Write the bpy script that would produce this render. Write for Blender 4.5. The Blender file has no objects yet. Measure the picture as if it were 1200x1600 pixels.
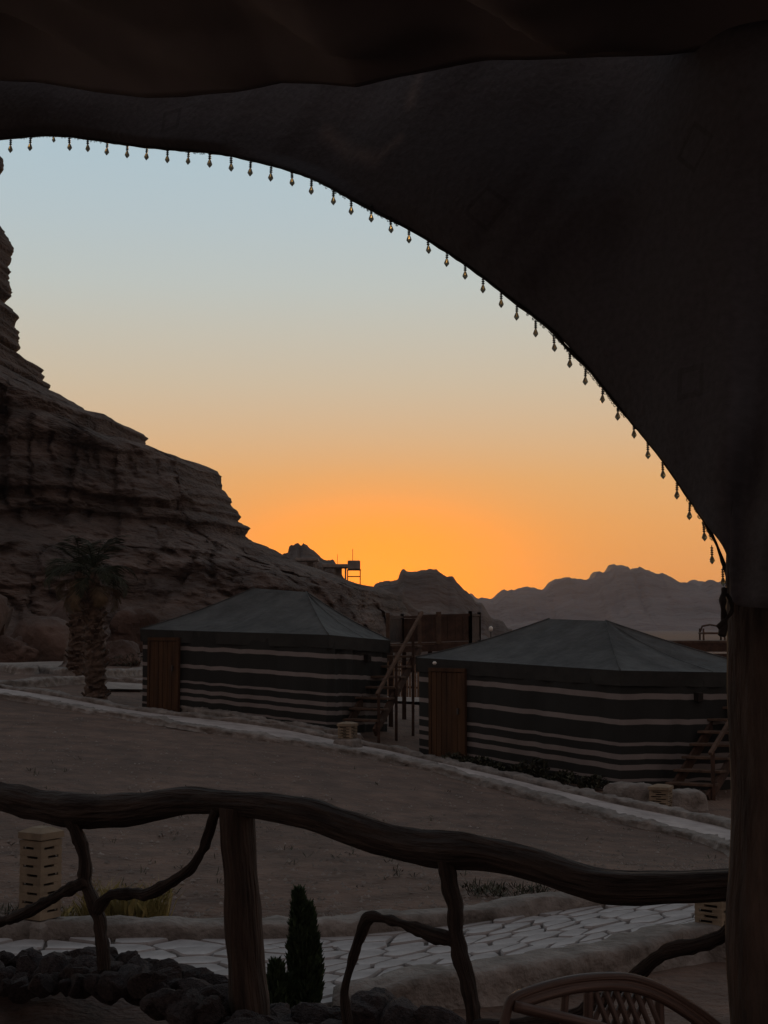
import bpy, bmesh, math, random
import numpy as np
from mathutils import Vector, Matrix, Euler

random.seed(7)
R = math.radians
sc = bpy.context.scene
col = sc.collection

# ------------------------------------------------------------------ camera
F = 2312.0                       # focal length in photo pixels (1200 x 1600)
HORIZON = 980.0                  # photo row of the eye-level line
CZ = 3.0                         # eye height in world units
PITCH = math.atan((HORIZON - 800.0) / F)
cam = bpy.data.cameras.new('camera'); camo = bpy.data.objects.new('camera', cam)
col.objects.link(camo); sc.camera = camo
camo.location = (0, 0, CZ); camo.rotation_euler = (math.pi / 2 + PITCH, 0, 0)
cam.sensor_fit = 'VERTICAL'; cam.sensor_height = 36.0; cam.lens = 36.0 * F / 1600.0
cam.clip_start = 0.05; cam.clip_end = 20000

# ------------------------------------------------------------------ light
def lin(c):
    return tuple(((v / 255) / 12.92 if v / 255 <= .04045 else ((v / 255 + .055) / 1.055) ** 2.4) for v in c)

SUN_AZ = math.atan((592 - 600) / F)
SUN_EL = R(1.9)
sun_dir = Vector((math.sin(SUN_AZ) * math.cos(SUN_EL), math.cos(SUN_AZ) * math.cos(SUN_EL), math.sin(SUN_EL)))
w = bpy.data.worlds.new('World'); sc.world = w; w.use_nodes = True
nt = w.node_tree; nt.nodes.clear(); N = nt.nodes; L = nt.links
out = N.new('ShaderNodeOutputWorld')
tc = N.new('ShaderNodeTexCoord')
nrm = N.new('ShaderNodeVectorMath'); nrm.operation = 'NORMALIZE'; L.new(tc.outputs['Generated'], nrm.inputs[0])
sep = N.new('ShaderNodeSeparateXYZ'); L.new(nrm.outputs[0], sep.inputs[0])
def mathn(op, a, b=None, c=None, clamp=False):
    n = N.new('ShaderNodeMath'); n.operation = op; n.use_clamp = clamp
    for i, v in enumerate((a, b, c)):
        if v is None: continue
        if isinstance(v, (int, float)): n.inputs[i].default_value = v
        else: L.new(v, n.inputs[i])
    return n.outputs[0]
asin = mathn('ARCSINE', sep.outputs[2])
el = mathn('MULTIPLY', asin, 180 / math.pi / 90)          # -1..1, 1 = zenith
def ramp(stops, fac):
    r = N.new('ShaderNodeValToRGB'); e = r.color_ramp.elements
    for i, (d, c, k) in enumerate(stops):
        p = max(d, 0) / 90 ; p = p ** .5
        el_ = e[i] if i < 2 else e.new(p)
        el_.position = p; l = lin(c); el_.color = (l[0] * k, l[1] * k, l[2] * k, 1)
    L.new(fac, r.inputs[0]); return r.outputs[0]
fac = mathn('POWER', mathn('MAXIMUM', el, 0), .5)
sunward = ramp([(0, (214, 122, 56), 1), (2.2, (233, 157, 84), 1), (3.9, (231, 165, 98), 1), (5.7, (224, 173, 116), 1), (7.4, (214, 181, 142), 1),
                (9.4, (204, 188, 163), 1), (11.4, (196, 192, 178), 1), (13.1, (189, 195, 190), 1), (15.5, (181, 195, 199), 1), (18, (175, 195, 204), 1),
                (30, (160, 177, 187), 1), (55, (134, 142, 150), 1), (90, (124, 128, 134), 1)], fac)
anti = ramp([(0, (112, 98, 96), 1), (5, (130, 110, 104), 1), (14, (150, 128, 120), 1), (30, (144, 130, 126), 1), (60, (132, 128, 130), 1), (90, (124, 128, 134), 1)], fac)
sh = Vector((math.sin(SUN_AZ), math.cos(SUN_AZ), 0))
dt = N.new('ShaderNodeVectorMath'); dt.operation = 'DOT_PRODUCT'; L.new(nrm.outputs[0], dt.inputs[0]); dt.inputs[1].default_value = sh
mr = N.new('ShaderNodeMapRange'); mr.interpolation_type = 'SMOOTHSTEP'; L.new(dt.outputs['Value'], mr.inputs[0])
mr.inputs[1].default_value = -.35; mr.inputs[2].default_value = .9
mx = N.new('ShaderNodeMix'); mx.data_type = 'RGBA'; L.new(mr.outputs[0], mx.inputs[0]); L.new(anti, mx.inputs[6]); L.new(sunward, mx.inputs[7])
# warm glow round the place where the sun has gone down
azd = mathn('MULTIPLY', mathn('SUBTRACT', mathn('ARCTAN2', sep.outputs[0], sep.outputs[1]), SUN_AZ), 180 / math.pi)
eld = mathn('MULTIPLY', asin, 180 / math.pi)
def glow(prev, waz, el0, wel, colr, amount):
    a = mathn('POWER', mathn('DIVIDE', mathn('ABSOLUTE', azd), waz), 2.0)
    b = mathn('POWER', mathn('DIVIDE', mathn('ABSOLUTE', mathn('SUBTRACT', eld, el0)), wel), 2.0)
    g = mathn('MULTIPLY', mathn('POWER', 2.718, mathn('MULTIPLY', mathn('ADD', a, b), -1)), amount)
    m = N.new('ShaderNodeMix'); m.data_type = 'RGBA'; L.new(g, m.inputs[0]); L.new(prev, m.inputs[6]); m.inputs[7].default_value = (*colr, 1)
    return m.outputs[2]
c1 = glow(mx.outputs[2], 10.5, 1.0, 4.3, (1.0, .35, .015), .78)
c2 = glow(c1, 5.0, 1.6, 2.5, (1.9, .45, .0), 1.0)
bg = N.new('ShaderNodeBackground'); L.new(c2, bg.inputs[0]); bg.inputs[1].default_value = 1.0
sky = N.new('ShaderNodeTexSky'); sky.sky_type = 'NISHITA'; sky.sun_disc = False
sky.sun_elevation = SUN_EL; sky.sun_rotation = SUN_AZ; sky.dust_density = 2.0
bg2 = N.new('ShaderNodeBackground'); L.new(sky.outputs[0], bg2.inputs[0]); bg2.inputs[1].default_value = .001
ad = N.new('ShaderNodeAddShader'); L.new(bg.outputs[0], ad.inputs[0]); L.new(bg2.outputs[0], ad.inputs[1])
L.new(ad.outputs[0], out.inputs[0])

sl = bpy.data.lights.new('sun', 'SUN'); sl.energy = .5; sl.angle = R(.6); sl.color = (1, .55, .22)
so = bpy.data.objects.new('sun', sl); col.objects.link(so); so.location = (0, 300, 60)
so.rotation_euler = (-sun_dir).to_track_quat('-Z', 'Y').to_euler()

sc.view_settings.view_transform = 'Standard'; sc.view_settings.look = 'None'
sc.view_settings.gamma = 1; sc.view_settings.use_curve_mapping = False
sc.view_settings.exposure = 0.0
sc.render.engine = 'CYCLES'
sc.cycles.use_denoising = True
sc.cycles.max_bounces = 8; sc.cycles.volume_bounces = 1
sc.cycles.diffuse_bounces = 3

# ------------------------------------------------------------------ geometry helpers
FW = Vector((0, math.cos(PITCH), math.sin(PITCH))); UP = Vector((0, -math.sin(PITCH), math.cos(PITCH)))
def ray(px, py):
    d = FW + UP * ((800 - py) / F); d.x = (px - 600) / F
    return d / d.y
def P(px, py, depth):
    d = ray(px, py) * depth
    return Vector((d.x, d.y, d.z + CZ))

rng = np.random.RandomState(3)
PERM = rng.rand(4096)
def _h(i, j, k):
    return PERM[(i * 73 + j * 1187 + k * 2753 + (i * j) % 97 * 31 + (j * k) % 89 * 17) & 4095]
def vnoise(x, y, z=0.0):
    x, y, z = np.broadcast_arrays(np.asarray(x, float), np.asarray(y, float), np.asarray(z, float))
    i, j, k = np.floor(x).astype(int), np.floor(y).astype(int), np.floor(z).astype(int)
    u, v, w_ = x - i, y - j, z - k
    u, v, w_ = u * u * (3 - 2 * u), v * v * (3 - 2 * v), w_ * w_ * (3 - 2 * w_)
    r = 0
    for a in (0, 1):
        for b in (0, 1):
            for c in (0, 1):
                r = r + _h(i + a, j + b, k + c) * (u if a else 1 - u) * (v if b else 1 - v) * (w_ if c else 1 - w_)
    return r * 2 - 1
def fbm(x, y, z=0.0, o=4):
    r, a = 0, 1.0
    for q in range(o):
        r = r + a * vnoise(np.asarray(x) * 2 ** q + q * 17.3, np.asarray(y) * 2 ** q + q * 9.1, np.asarray(z) * 2 ** q + q * 5.7); a *= .5
    return r
def n1(x, y=0., z=0.): return float(vnoise(x, y, z))

WL = {}
def tag(o, label=None, cat=None, group=None, kind=None):
    if label: o['label'] = label
    if cat: o['category'] = cat
    if group: o['group'] = group
    if kind: o['kind'] = kind
    return o
def thing(name, loc, label, cat, group=None):
    o = bpy.data.objects.new(name, None); col.objects.link(o); o.location = loc; o.empty_display_size = .2
    WL[o] = Vector(loc); return tag(o, label, cat, group)
def link(name, me, parent=None, loc=None, rot=None, scale=None):
    o = bpy.data.objects.new(name, me); col.objects.link(o)
    if parent: o.parent = parent
    if loc is not None: o.location = Vector(loc) - (WL[parent] if parent else Vector())
    if rot is not None: o.rotation_euler = rot
    if scale is not None: o.scale = scale
    WL[o] = (WL[parent] if parent else Vector()) + o.location
    return o

class MB:
    def __init__(s): s.v = []; s.f = []; s.uv = []; s.has = False
    def face(s, idx, uv=None):
        s.f.append(tuple(idx)); s.uv.append(uv)
        if uv: s.has = True
    def box(s, c, size, rz=0.0, m=None, bev=0.0):
        c = Vector(c); hx, hy, hz = size[0] / 2, size[1] / 2, size[2] / 2
        rot = m if m is not None else Matrix.Rotation(rz, 3, 'Z')
        b = len(s.v)
        if bev <= 0:
            for z in (-hz, hz):
                for x, y in ((-hx, -hy), (hx, -hy), (hx, hy), (-hx, hy)):
                    s.v.append(c + rot @ Vector((x, y, z)))
            for q in ((0, 3, 2, 1), (4, 5, 6, 7), (0, 1, 5, 4), (1, 2, 6, 5), (2, 3, 7, 6), (3, 0, 4, 7)): s.face([b + i for i in q])
        else:
            k = bev
            for z, i in ((-hz, k), (-hz + k, 0), (hz - k, 0), (hz, k)):
                for x, y in ((-1, -1), (1, -1), (1, 1), (-1, 1)):
                    s.v.append(c + rot @ Vector((x * (hx - i), y * (hy - i), z)))
            s.face([b + i for i in (0, 3, 2, 1)]); s.face([b + i for i in (12, 13, 14, 15)])
            for r in range(3):
                for q in range(4):
                    s.face([b + r * 4 + q, b + r * 4 + (q + 1) % 4, b + r * 4 + 4 + (q + 1) % 4, b + r * 4 + 4 + q])
        return s
    def bar(s, a, b_, wd, th):
        a, b_ = Vector(a), Vector(b_); d = b_ - a; ln = d.length; d.normalize()
        up = Vector((0, 0, 1)) if abs(d.z) < .95 else Vector((1, 0, 0))
        x = d.cross(up).normalized(); z = x.cross(d).normalized()
        return s.box((a + b_) / 2, (wd, ln, th), m=Matrix((x, d, z)).transposed())
    def tube(s, pts, rad, seg=12, lump=0.0, lf=6.0, seed=0.0, cap=True, ridge=0.0):
        pts = [Vector(p) for p in pts]; n = len(pts)
        t0 = (pts[1] - pts[0]).normalized()
        x = t0.cross(Vector((0, 0, 1)) if abs(t0.z) < .9 else Vector((0, 1, 0))).normalized()
        b = len(s.v); ln = 0.0; rows = []
        for i in range(n):
            t = (pts[min(i + 1, n - 1)] - pts[max(i - 1, 0)]).normalized()
            x = (x - t * x.dot(t)).normalized(); y = t.cross(x)
            if i: ln += (pts[i] - pts[i - 1]).length
            r = rad(i / (n - 1)) if callable(rad) else rad
            for k in range(seg):
                a = 2 * math.pi * k / seg; d = x * math.cos(a) + y * math.sin(a); rr = r
                if lump:
                    q = pts[i] + d * r
                    rr *= 1 + lump * n1(q.x * lf + seed, q.y * lf, q.z * lf) + .5 * lump * n1(q.x * lf * 2.3 + seed, q.y * lf * 2.3, q.z * lf * 2.3 + 7)
                if ridge: rr *= 1 + ridge * n1(math.cos(a) * 3 + seed, math.sin(a) * 3, ln * 2.2)
                s.v.append(pts[i] + d * rr)
            rows.append(ln)
        for i in range(n - 1):
            for k in range(seg):
                k2 = (k + 1) % seg; c = .35
                s.face([b + i * seg + k, b + i * seg + k2, b + (i + 1) * seg + k2, b + (i + 1) * seg + k],
                       [(k / seg * c, rows[i]), ((k + 1) / seg * c, rows[i]), ((k + 1) / seg * c, rows[i + 1]), (k / seg * c, rows[i + 1])])
        if cap:
            s.face([b + k for k in range(seg)][::-1]); s.face([b + (n - 1) * seg + k for k in range(seg)])
        return s
    def grid(s, pts, nu, nv, uvs=None, closed=False):
        b = len(s.v); s.v.extend(pts)
        for i in range(nu - 1):
            for j in range(nv - 1):
                q = [i * nv + j, (i + 1) * nv + j, (i + 1) * nv + j + 1, i * nv + j + 1]
                s.face([b + k for k in q], [uvs[k] for k in q] if uvs else None)
        return s
    def build(s, name, mat, parent=None, smooth=False, thick=0.0):
        me = bpy.data.meshes.new(name); off = WL[parent] if parent else Vector()
        me.from_pydata([tuple(Vector(p) - off) for p in s.v], [], s.f)
        if s.has:
            ul = me.uv_layers.new(name='UVMap'); d = []
            for f, u in zip(s.f, s.uv):
                for k in range(len(f)): d.extend(u[k] if u else (0., 0.))
            ul.data.foreach_set('uv', d)
        me.materials.append(mat)
        if smooth: me.polygons.foreach_set('use_smooth', [True] * len(me.polygons))
        me.update()
        o = bpy.data.objects.new(name, me); col.objects.link(o)
        if parent: o.parent = parent
        WL[o] = off.copy()
        if thick:
            md = o.modifiers.new('cloth', 'SOLIDIFY'); md.thickness = thick; md.offset = 0
        return o
def np_mesh(name, V, Fq, mat, parent=None, smooth=True, uv=None):
    me = bpy.data.meshes.new(name)
    V = np.asarray(V, float)
    if parent: V = V - np.array(WL[parent])
    me.from_pydata(V.tolist(), [], np.asarray(Fq).tolist()); me.materials.append(mat)
    if uv is not None:
        ul = me.uv_layers.new(name='UVMap'); ids = np.asarray(Fq).reshape(-1); ul.data.foreach_set('uv', np.asarray(uv)[ids].reshape(-1).astype(np.float32))
    if smooth: me.polygons.foreach_set('use_smooth', [True] * len(me.polygons))
    me.update(); o = bpy.data.objects.new(name, me); col.objects.link(o)
    if parent: o.parent = parent
    WL[o] = WL[parent].copy() if parent else Vector()
    return o
def gridfaces(nu, nv):
    i, j = np.meshgrid(np.arange(nu - 1), np.arange(nv - 1), indexing='ij')
    a = (i * nv + j).ravel()
    return np.stack([a, a + nv, a + nv + 1, a + 1], 1)
def spline(pts, n):
    pts = [Vector(p) for p in pts]; m = len(pts)
    seg = [0.0]
    for i in range(1, m): seg.append(seg[-1] + (pts[i] - pts[i - 1]).length)
    res = []
    for q in range(n):
        t = seg[-1] * q / (n - 1); i = 0
        while i < m - 2 and seg[i + 1] < t: i += 1
        u = (t - seg[i]) / max(seg[i + 1] - seg[i], 1e-9)
        p0, p1, p2, p3 = pts[max(i - 1, 0)], pts[i], pts[i + 1], pts[min(i + 2, m - 1)]
        res.append(.5 * ((2 * p1) + (p2 - p0) * u + (2 * p0 - 5 * p1 + 4 * p2 - p3) * u * u + (-p0 + 3 * p1 - 3 * p2 + p3) * u ** 3))
    return res

# ------------------------------------------------------------------ materials
def mat(name, base, var=None, scale=4.0, stretch=(1, 1, 1), bump=.3, bscale=None, rough=.9, coord='Object', detail=6, dist=.02, spec=.25, contrast=(.35, .65)):
    m = bpy.data.materials.new(name); m.use_nodes = True; t = m.node_tree; n = t.nodes; l = t.links
    b = n['Principled BSDF']; b.inputs['Roughness'].default_value = rough; b.inputs['Specular IOR Level'].default_value = spec
    c = n.new('ShaderNodeTexCoord'); mp = n.new('ShaderNodeMapping'); mp.inputs['Scale'].default_value = stretch
    l.new(c.outputs[coord], mp.inputs[0])
    nz = n.new('ShaderNodeTexNoise'); nz.inputs['Scale'].default_value = scale; nz.inputs['Detail'].default_value = detail; nz.inputs['Roughness'].default_value = .62
    l.new(mp.outputs[0], nz.inputs[0])
    r = n.new('ShaderNodeValToRGB'); r.color_ramp.elements[0].position = contrast[0]; r.color_ramp.elements[1].position = contrast[1]
    var = var or tuple(v * .65 for v in base)
    r.color_ramp.elements[0].color = (*var, 1); r.color_ramp.elements[1].color = (*base, 1)
    l.new(nz.outputs[0], r.inputs[0])
    mxn = n.new('ShaderNodeMix'); mxn.data_type = 'RGBA'; mxn.blend_type = 'MULTIPLY'; mxn.inputs[0].default_value = .5
    n2 = n.new('ShaderNodeTexNoise'); n2.inputs['Scale'].default_value = scale * .22; n2.inputs['Detail'].default_value = 3; l.new(mp.outputs[0], n2.inputs[0])
    r2 = n.new('ShaderNodeValToRGB'); r2.color_ramp.elements[0].position = .35; r2.color_ramp.elements[1].position = .62
    r2.color_ramp.elements[0].color = (.55, .55, .55, 1); r2.color_ramp.elements[1].color = (1, 1, 1, 1); l.new(n2.outputs[0], r2.inputs[0])
    l.new(r.outputs[0], mxn.inputs[6]); l.new(r2.outputs[0], mxn.inputs[7]); l.new(mxn.outputs[2], b.inputs['Base Color'])
    if bump:
        n3 = n.new('ShaderNodeTexNoise'); n3.inputs['Scale'].default_value = bscale or scale * 3; n3.inputs['Detail'].default_value = 5
        l.new(mp.outputs[0], n3.inputs[0])
        bp = n.new('ShaderNodeBump'); bp.inputs['Strength'].default_value = bump; bp.inputs['Distance'].default_value = dist
        l.new(n3.outputs[0], bp.inputs['Height']); l.new(bp.outputs[0], b.inputs['Normal'])
    m['out'] = 0
    return m
M = {}
M['sand'] = mat('sand', (.150, .097, .073), (.08, .054, .042), 2.2, bump=1.0, bscale=14, dist=.05, detail=12)
M['soil'] = mat('soil', (.10, .058, .045), (.05, .03, .025), 9, bump=.8, bscale=40, dist=.02)
M['kerb'] = mat('kerb_plaster', (.25, .226, .206), (.125, .112, .10), 4.5, bump=1.0, bscale=22, dist=.03, detail=9)
M['mortar'] = mat('mortar', (.12, .105, .095), (.075, .065, .06), 8, bump=.5, bscale=30)
M['flag'] = mat('flagstone', (.43, .42, .42), (.27, .262, .26), 3.0, bump=.5, bscale=18, dist=.012)
M['farpath'] = mat('far_paving', (.42, .385, .37), (.27, .245, .235), 2.4, bump=.4, bscale=9)
M['track'] = mat('track_dust', (.26, .235, .215), (.18, .16, .145), 1.5, bump=.4, bscale=9)
M['cliff'] = mat('sandstone_cliff', (.138, .103, .087), (.068, .053, .046), .22, stretch=(1, 1, 3.0), bump=1.0, bscale=2.2, dist=.45, detail=10, contrast=(.38, .64))
M['boulder'] = mat('boulder', (.13, .09, .074), (.06, .043, .036), .5, bump=1, bscale=4, dist=.25)
M['hill'] = mat('hill_rock', (.10, .066, .05), (.055, .038, .03), .03, stretch=(1, 1, 2.5), bump=1, bscale=.12, dist=3)
M['ridge'] = mat('far_rock', (.12, .088, .08), (.075, .057, .053), .006, stretch=(1, 1, 2.5), bump=1, bscale=.02, dist=18)
M['bark'] = mat('log_bark', (.10, .072, .058), (.032, .024, .020), 30, stretch=(1, .1, 1), bump=1.0, bscale=70, dist=.03, coord='UV')
M['rail'] = mat('rail_wood', (.085, .065, .056), (.024, .019, .017), 30, stretch=(1, .14, 1), bump=1.0, bscale=60, dist=.03, coord='UV')
M['palmbark'] = mat('palm_bark', (.11, .075, .055), (.04, .028, .022), 9, bump=.8, bscale=20, dist=.03)
M['frond'] = mat('palm_frond', (.034, .042, .025), (.016, .021, .013), 5, bump=0)
M['dryfrond'] = mat('dry_frond', (.15, .11, .065), (.07, .05, .03), 5, bump=0)
M['cypress'] = mat('cypress_needles', (.055, .088, .04), (.02, .034, .018), 18, bump=0)
M['stem'] = mat('stem', (.09, .065, .045), None, 20, bump=.3)
M['grass'] = mat('dry_grass', (.38, .32, .13), (.20, .185, .075), 6, bump=0)
M['weed'] = mat('grey_shrub', (.07, .075, .05), (.03, .034, .024), 6, bump=0)
M['rock'] = mat('border_rock', (.085, .07, .07), (.032, .027, .029), 6, bump=.9, bscale=16, dist=.02)
M['brick'] = mat('bollard_stone', (.25, .20, .14), (.185, .148, .105), 9, bump=.4, bscale=45, dist=.006)
M['void'] = mat('slot_dark', (.02, .017, .015), None, 5, bump=0)
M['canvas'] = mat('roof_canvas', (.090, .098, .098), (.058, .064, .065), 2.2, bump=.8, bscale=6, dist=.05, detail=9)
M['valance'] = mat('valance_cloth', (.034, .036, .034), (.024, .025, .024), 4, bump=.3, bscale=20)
M['door'] = mat('door_wood', (.075, .038, .018), (.038, .02, .011), 7, stretch=(1, 1, .12), bump=.4, bscale=20, dist=.006)
M['timber'] = mat('weathered_timber', (.12, .078, .055), (.06, .04, .03), 6, stretch=(1, 1, 1), bump=.4, bscale=20)
M['darktimber'] = mat('dark_timber', (.075, .043, .03), (.035, .022, .017), 6, bump=.4, bscale=20)
M['reed'] = mat('reed', (.20, .13, .08), (.10, .065, .045), 8, bump=.4, bscale=30)
M['metal'] = mat('painted_metal', (.06, .055, .05), None, 5, bump=0, rough=.6)
M['concrete'] = mat('concrete', (.34, .30, .27), None, 2, bump=.2)
M['bulb'] = mat('lamp_glass', (.75, .72, .66), (.7, .68, .62), 3, bump=0, rough=.3)
M['rattan'] = mat('rattan', (.125, .076, .058), (.048, .030, .024), 24, stretch=(1, .12, 1), bump=.5, bscale=60, dist=.004, coord='UV', rough=.55, spec=.4)
M['ceilcloth'] = mat('ceiling_cloth', (.24, .215, .21), (.15, .135, .132), 1.1, stretch=(1, .5, 1), bump=.4, bscale=4, dist=.02)
M['cord'] = mat('trim_cord', (.03, .025, .022), None, 50, bump=0)
M['bead'] = mat('dark_bead', (.03, .028, .025), None, 50, bump=0, rough=.35)

def glassy():
    m = bpy.data.materials.new('glass_drop'); m.use_nodes = True; b = m.node_tree.nodes['Principled BSDF']
    b.inputs['Base Color'].default_value = (.34, .33, .25, 1); b.inputs['Roughness'].default_value = .35
    b.inputs['Transmission Weight'].default_value = .35; b.inputs['IOR'].default_value = 1.3
    return m
M['drop'] = glassy()

def stripes():
    m = bpy.data.materials.new('striped_tent_cloth'); m.use_nodes = True; t = m.node_tree; n = t.nodes; l = t.links
    b = n['Principled BSDF']; b.inputs['Roughness'].default_value = .95; b.inputs['Specular IOR Level'].default_value = .1
    uv = n.new('ShaderNodeUVMap'); sp = n.new('ShaderNodeSeparateXYZ'); l.new(uv.outputs[0], sp.inputs[0])
    nz = n.new('ShaderNodeTexNoise'); nz.inputs['Scale'].default_value = 1.3; nz.inputs['Detail'].default_value = 3; l.new(uv.outputs[0], nz.inputs[0])
    ma = n.new('ShaderNodeMath'); ma.operation = 'MULTIPLY_ADD'; ma.inputs[1].default_value = .012; l.new(nz.outputs[0], ma.inputs[0])
    sb = n.new('ShaderNodeMath'); sb.operation = 'SUBTRACT'; sb.inputs[1].default_value = .006
    l.new(sp.outputs[1], ma.inputs[2]); l.new(ma.outputs[0], sb.inputs[0])
    r = n.new('ShaderNodeValToRGB'); r.color_ramp.interpolation = 'CONSTANT'
    dk, lt = (.030, .032, .031, 1), (.215, .195, .187, 1)
    st = [(0, dk)]
    for c, h in ((.108, .013), (.211, .022), (.297, .021), (.40, .014), (.578, .022), (.784, .023)):
        st += [(c - h, lt), (c + h, dk)]
    e = r.color_ramp.elements
    for i, (p, c) in enumerate(st):
        q = e[i] if i < 2 else e.new(p)
        q.position = p; q.color = c
    l.new(sb.outputs[0], r.inputs[0])
    n2 = n.new('ShaderNodeTexNoise'); n2.inputs['Scale'].default_value = 2.5; n2.inputs['Detail'].default_value = 7; l.new(uv.outputs[0], n2.inputs[0])
    r2 = n.new('ShaderNodeValToRGB'); r2.color_ramp.elements[0].color = (.6, .6, .6, 1); r2.color_ramp.elements[1].color = (1.1, 1.1, 1.1, 1); l.new(n2.outputs[0], r2.inputs[0])
    mm = n.new('ShaderNodeMix'); mm.data_type = 'RGBA'; mm.blend_type = 'MULTIPLY'; mm.inputs[0].default_value = 1
    l.new(r.outputs[0], mm.inputs[6]); l.new(r2.outputs[0], mm.inputs[7]); l.new(mm.outputs[2], b.inputs['Base Color'])
    return m
M['stripe'] = stripes()

def drape_mat():
    # dark woven cloth with faint squares and diamonds and a chalky crease
    m = bpy.data.materials.new('woven_drape'); m.use_nodes = True; t = m.node_tree; n = t.nodes; l = t.links
    b = n['Principled BSDF']; b.inputs['Roughness'].default_value = .95; b.inputs['Specular IOR Level'].default_value = .1
    uv = n.new('ShaderNodeUVMap')
    def mt(op, a, b_=None, c=None):
        k = n.new('ShaderNodeMath'); k.operation = op
        for i, v in enumerate((a, b_, c)):
            if v is None: continue
            if isinstance(v, (int, float)): k.inputs[i].default_value = v
            else: l.new(v, k.inputs[i])
        return k.outputs[0]
    sp = n.new('ShaderNodeSeparateXYZ'); l.new(uv.outputs[0], sp.inputs[0])
    U, V = sp.outputs[0], sp.outputs[1]
    fx = mt('ABSOLUTE', mt('SUBTRACT', mt('FRACT', mt('MULTIPLY', U, 1.75)), .5))
    fy = mt('ABSOLUTE', mt('SUBTRACT', mt('FRACT', mt('MULTIPLY', V, 2.1)), .5))
    sq = mt('MAXIMUM', fx, fy); di = mt('ADD', fx, fy)
    sq_m = mt('COMPARE', sq, .055, .012); di_m = mt('COMPARE', di, .10, .014)
    row = mt('GREATER_THAN', mt('FRACT', mt('MULTIPLY', mt('FLOOR', mt('MULTIPLY', V, 2.1)), .5)), .25)
    mot = mt('ADD', mt('MULTIPLY', sq_m, row), mt('MULTIPLY', di_m, mt('SUBTRACT', 1, row)))
    nz = n.new('ShaderNodeTexNoise'); nz.inputs['Scale'].default_value = 60; nz.inputs['Detail'].default_value = 4; l.new(uv.outputs[0], nz.inputs[0])
    n2 = n.new('ShaderNodeTexNoise'); n2.inputs['Scale'].default_value = 3; n2.inputs['Detail'].default_value = 4; l.new(uv.outputs[0], n2.inputs[0])
    mot = mt('MULTIPLY', mot, n2.outputs[0])
    base = n.new('ShaderNodeValToRGB'); base.color_ramp.elements[0].color = (.058, .057, .062, 1); base.color_ramp.elements[1].color = (.105, .103, .112, 1); l.new(nz.outputs[0], base.inputs[0])
    m1 = n.new('ShaderNodeMix'); m1.data_type = 'RGBA'; l.new(mt('MULTIPLY', mot, .55), m1.inputs[0]); l.new(base.outputs[0], m1.inputs[6]); m1.inputs[7].default_value = (.03, .026, .026, 1)
    # pale crease, two strokes
    def seg(ax, ay, bx, by, wd):
        dx, dy = bx - ax, by - ay; q = dx * dx + dy * dy
        tt = mt('DIVIDE', mt('ADD', mt('MULTIPLY', mt('SUBTRACT', U, ax), dx), mt('MULTIPLY', mt('SUBTRACT', V, ay), dy)), q)
        tt = mt('MINIMUM', mt('MAXIMUM', tt, 0), 1)
        ex = mt('SUBTRACT', mt('SUBTRACT', U, ax), mt('MULTIPLY', tt, dx)); ey = mt('SUBTRACT', mt('SUBTRACT', V, ay), mt('MULTIPLY', tt, dy))
        dd = mt('SQRT', mt('ADD', mt('MULTIPLY', ex, ex), mt('MULTIPLY', ey, ey)))
        return mt('MAXIMUM', mt('SUBTRACT', 1, mt('DIVIDE', dd, wd)), 0)
    m['segs'] = 0
    st = None
    for a in CREASE:
        k = seg(*a); st = k if st is None else mt('MAXIMUM', st, k)
    n4 = n.new('ShaderNodeTexNoise'); n4.inputs['Scale'].default_value = 22; n4.inputs['Detail'].default_value = 5; l.new(uv.outputs[0], n4.inputs[0])
    st = mt('MULTIPLY', st, mt('MULTIPLY', n4.outputs[0], .3))
    m2 = n.new('ShaderNodeMix'); m2.data_type = 'RGBA'; l.new(st, m2.inputs[0]); l.new(m1.outputs[2], m2.inputs[6]); m2.inputs[7].default_value = (.42, .34, .30, 1)
    l.new(m2.outputs[2], b.inputs['Base Color'])
    bp = n.new('ShaderNodeBump'); bp.inputs['Strength'].default_value = .6; bp.inputs['Distance'].default_value = .006; l.new(nz.outputs[0], bp.inputs['Height']); l.new(bp.outputs[0], b.inputs['Normal'])
    return m

# ------------------------------------------------------------------ terrain
CTRL = [P(*a) for a in (
    (100, 1478, 10.2), (-300, 1478, 10.2), (600, 1475, 10.35), (1040, 1412, 11.7), (1400, 1385, 12.4), (1040, 1510, 9.6), (620, 1590, 8.45), (470, 1592, 8.3), (0, 1640, 7.9), (1400, 1500, 9.9),
    (970, 1236, 26.2), (655, 1180, 29.4), (1215, 1229, 27.3), (1140, 1312, 20.4), (700, 1205, 25.6), (400, 1155, 27.6), (0, 1100, 31.5),
    (510, 1143, 30.5), (222, 1106, 33.2), (603, 1140, 32.2), (150, 1096, 33.5), (118, 1056, 41.0), (600, 1330, 15.5), (0, 1300, 15.5), (1140, 1345, 17.5),
    (0, 1034, 66.0), (-300, 1034, 60), (225, 1034, 64.0), (660, 1096, 46.0), (640, 1062, 66), (900, 1062, 66), (1300, 1062, 66), (0, 1010, 95), (700, 1040, 95), (1300, 1040, 95))]
CX = np.array([(c.x, c.y) for c in CTRL]); CZv = np.array([c.z for c in CTRL])
_n = len(CTRL)
_K = np.sqrt(((CX[:, None] - CX[None]) ** 2).sum(-1) + 4.0)
_A = np.zeros((_n + 3, _n + 3)); _A[:_n, :_n] = _K + np.eye(_n) * -.03
_A[:_n, _n] = 1; _A[:_n, _n + 1:] = CX; _A[_n, :_n] = 1; _A[_n + 1:, :_n] = CX.T
_W = np.linalg.solve(_A, np.concatenate([CZv, [0, 0, 0]]))
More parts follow.
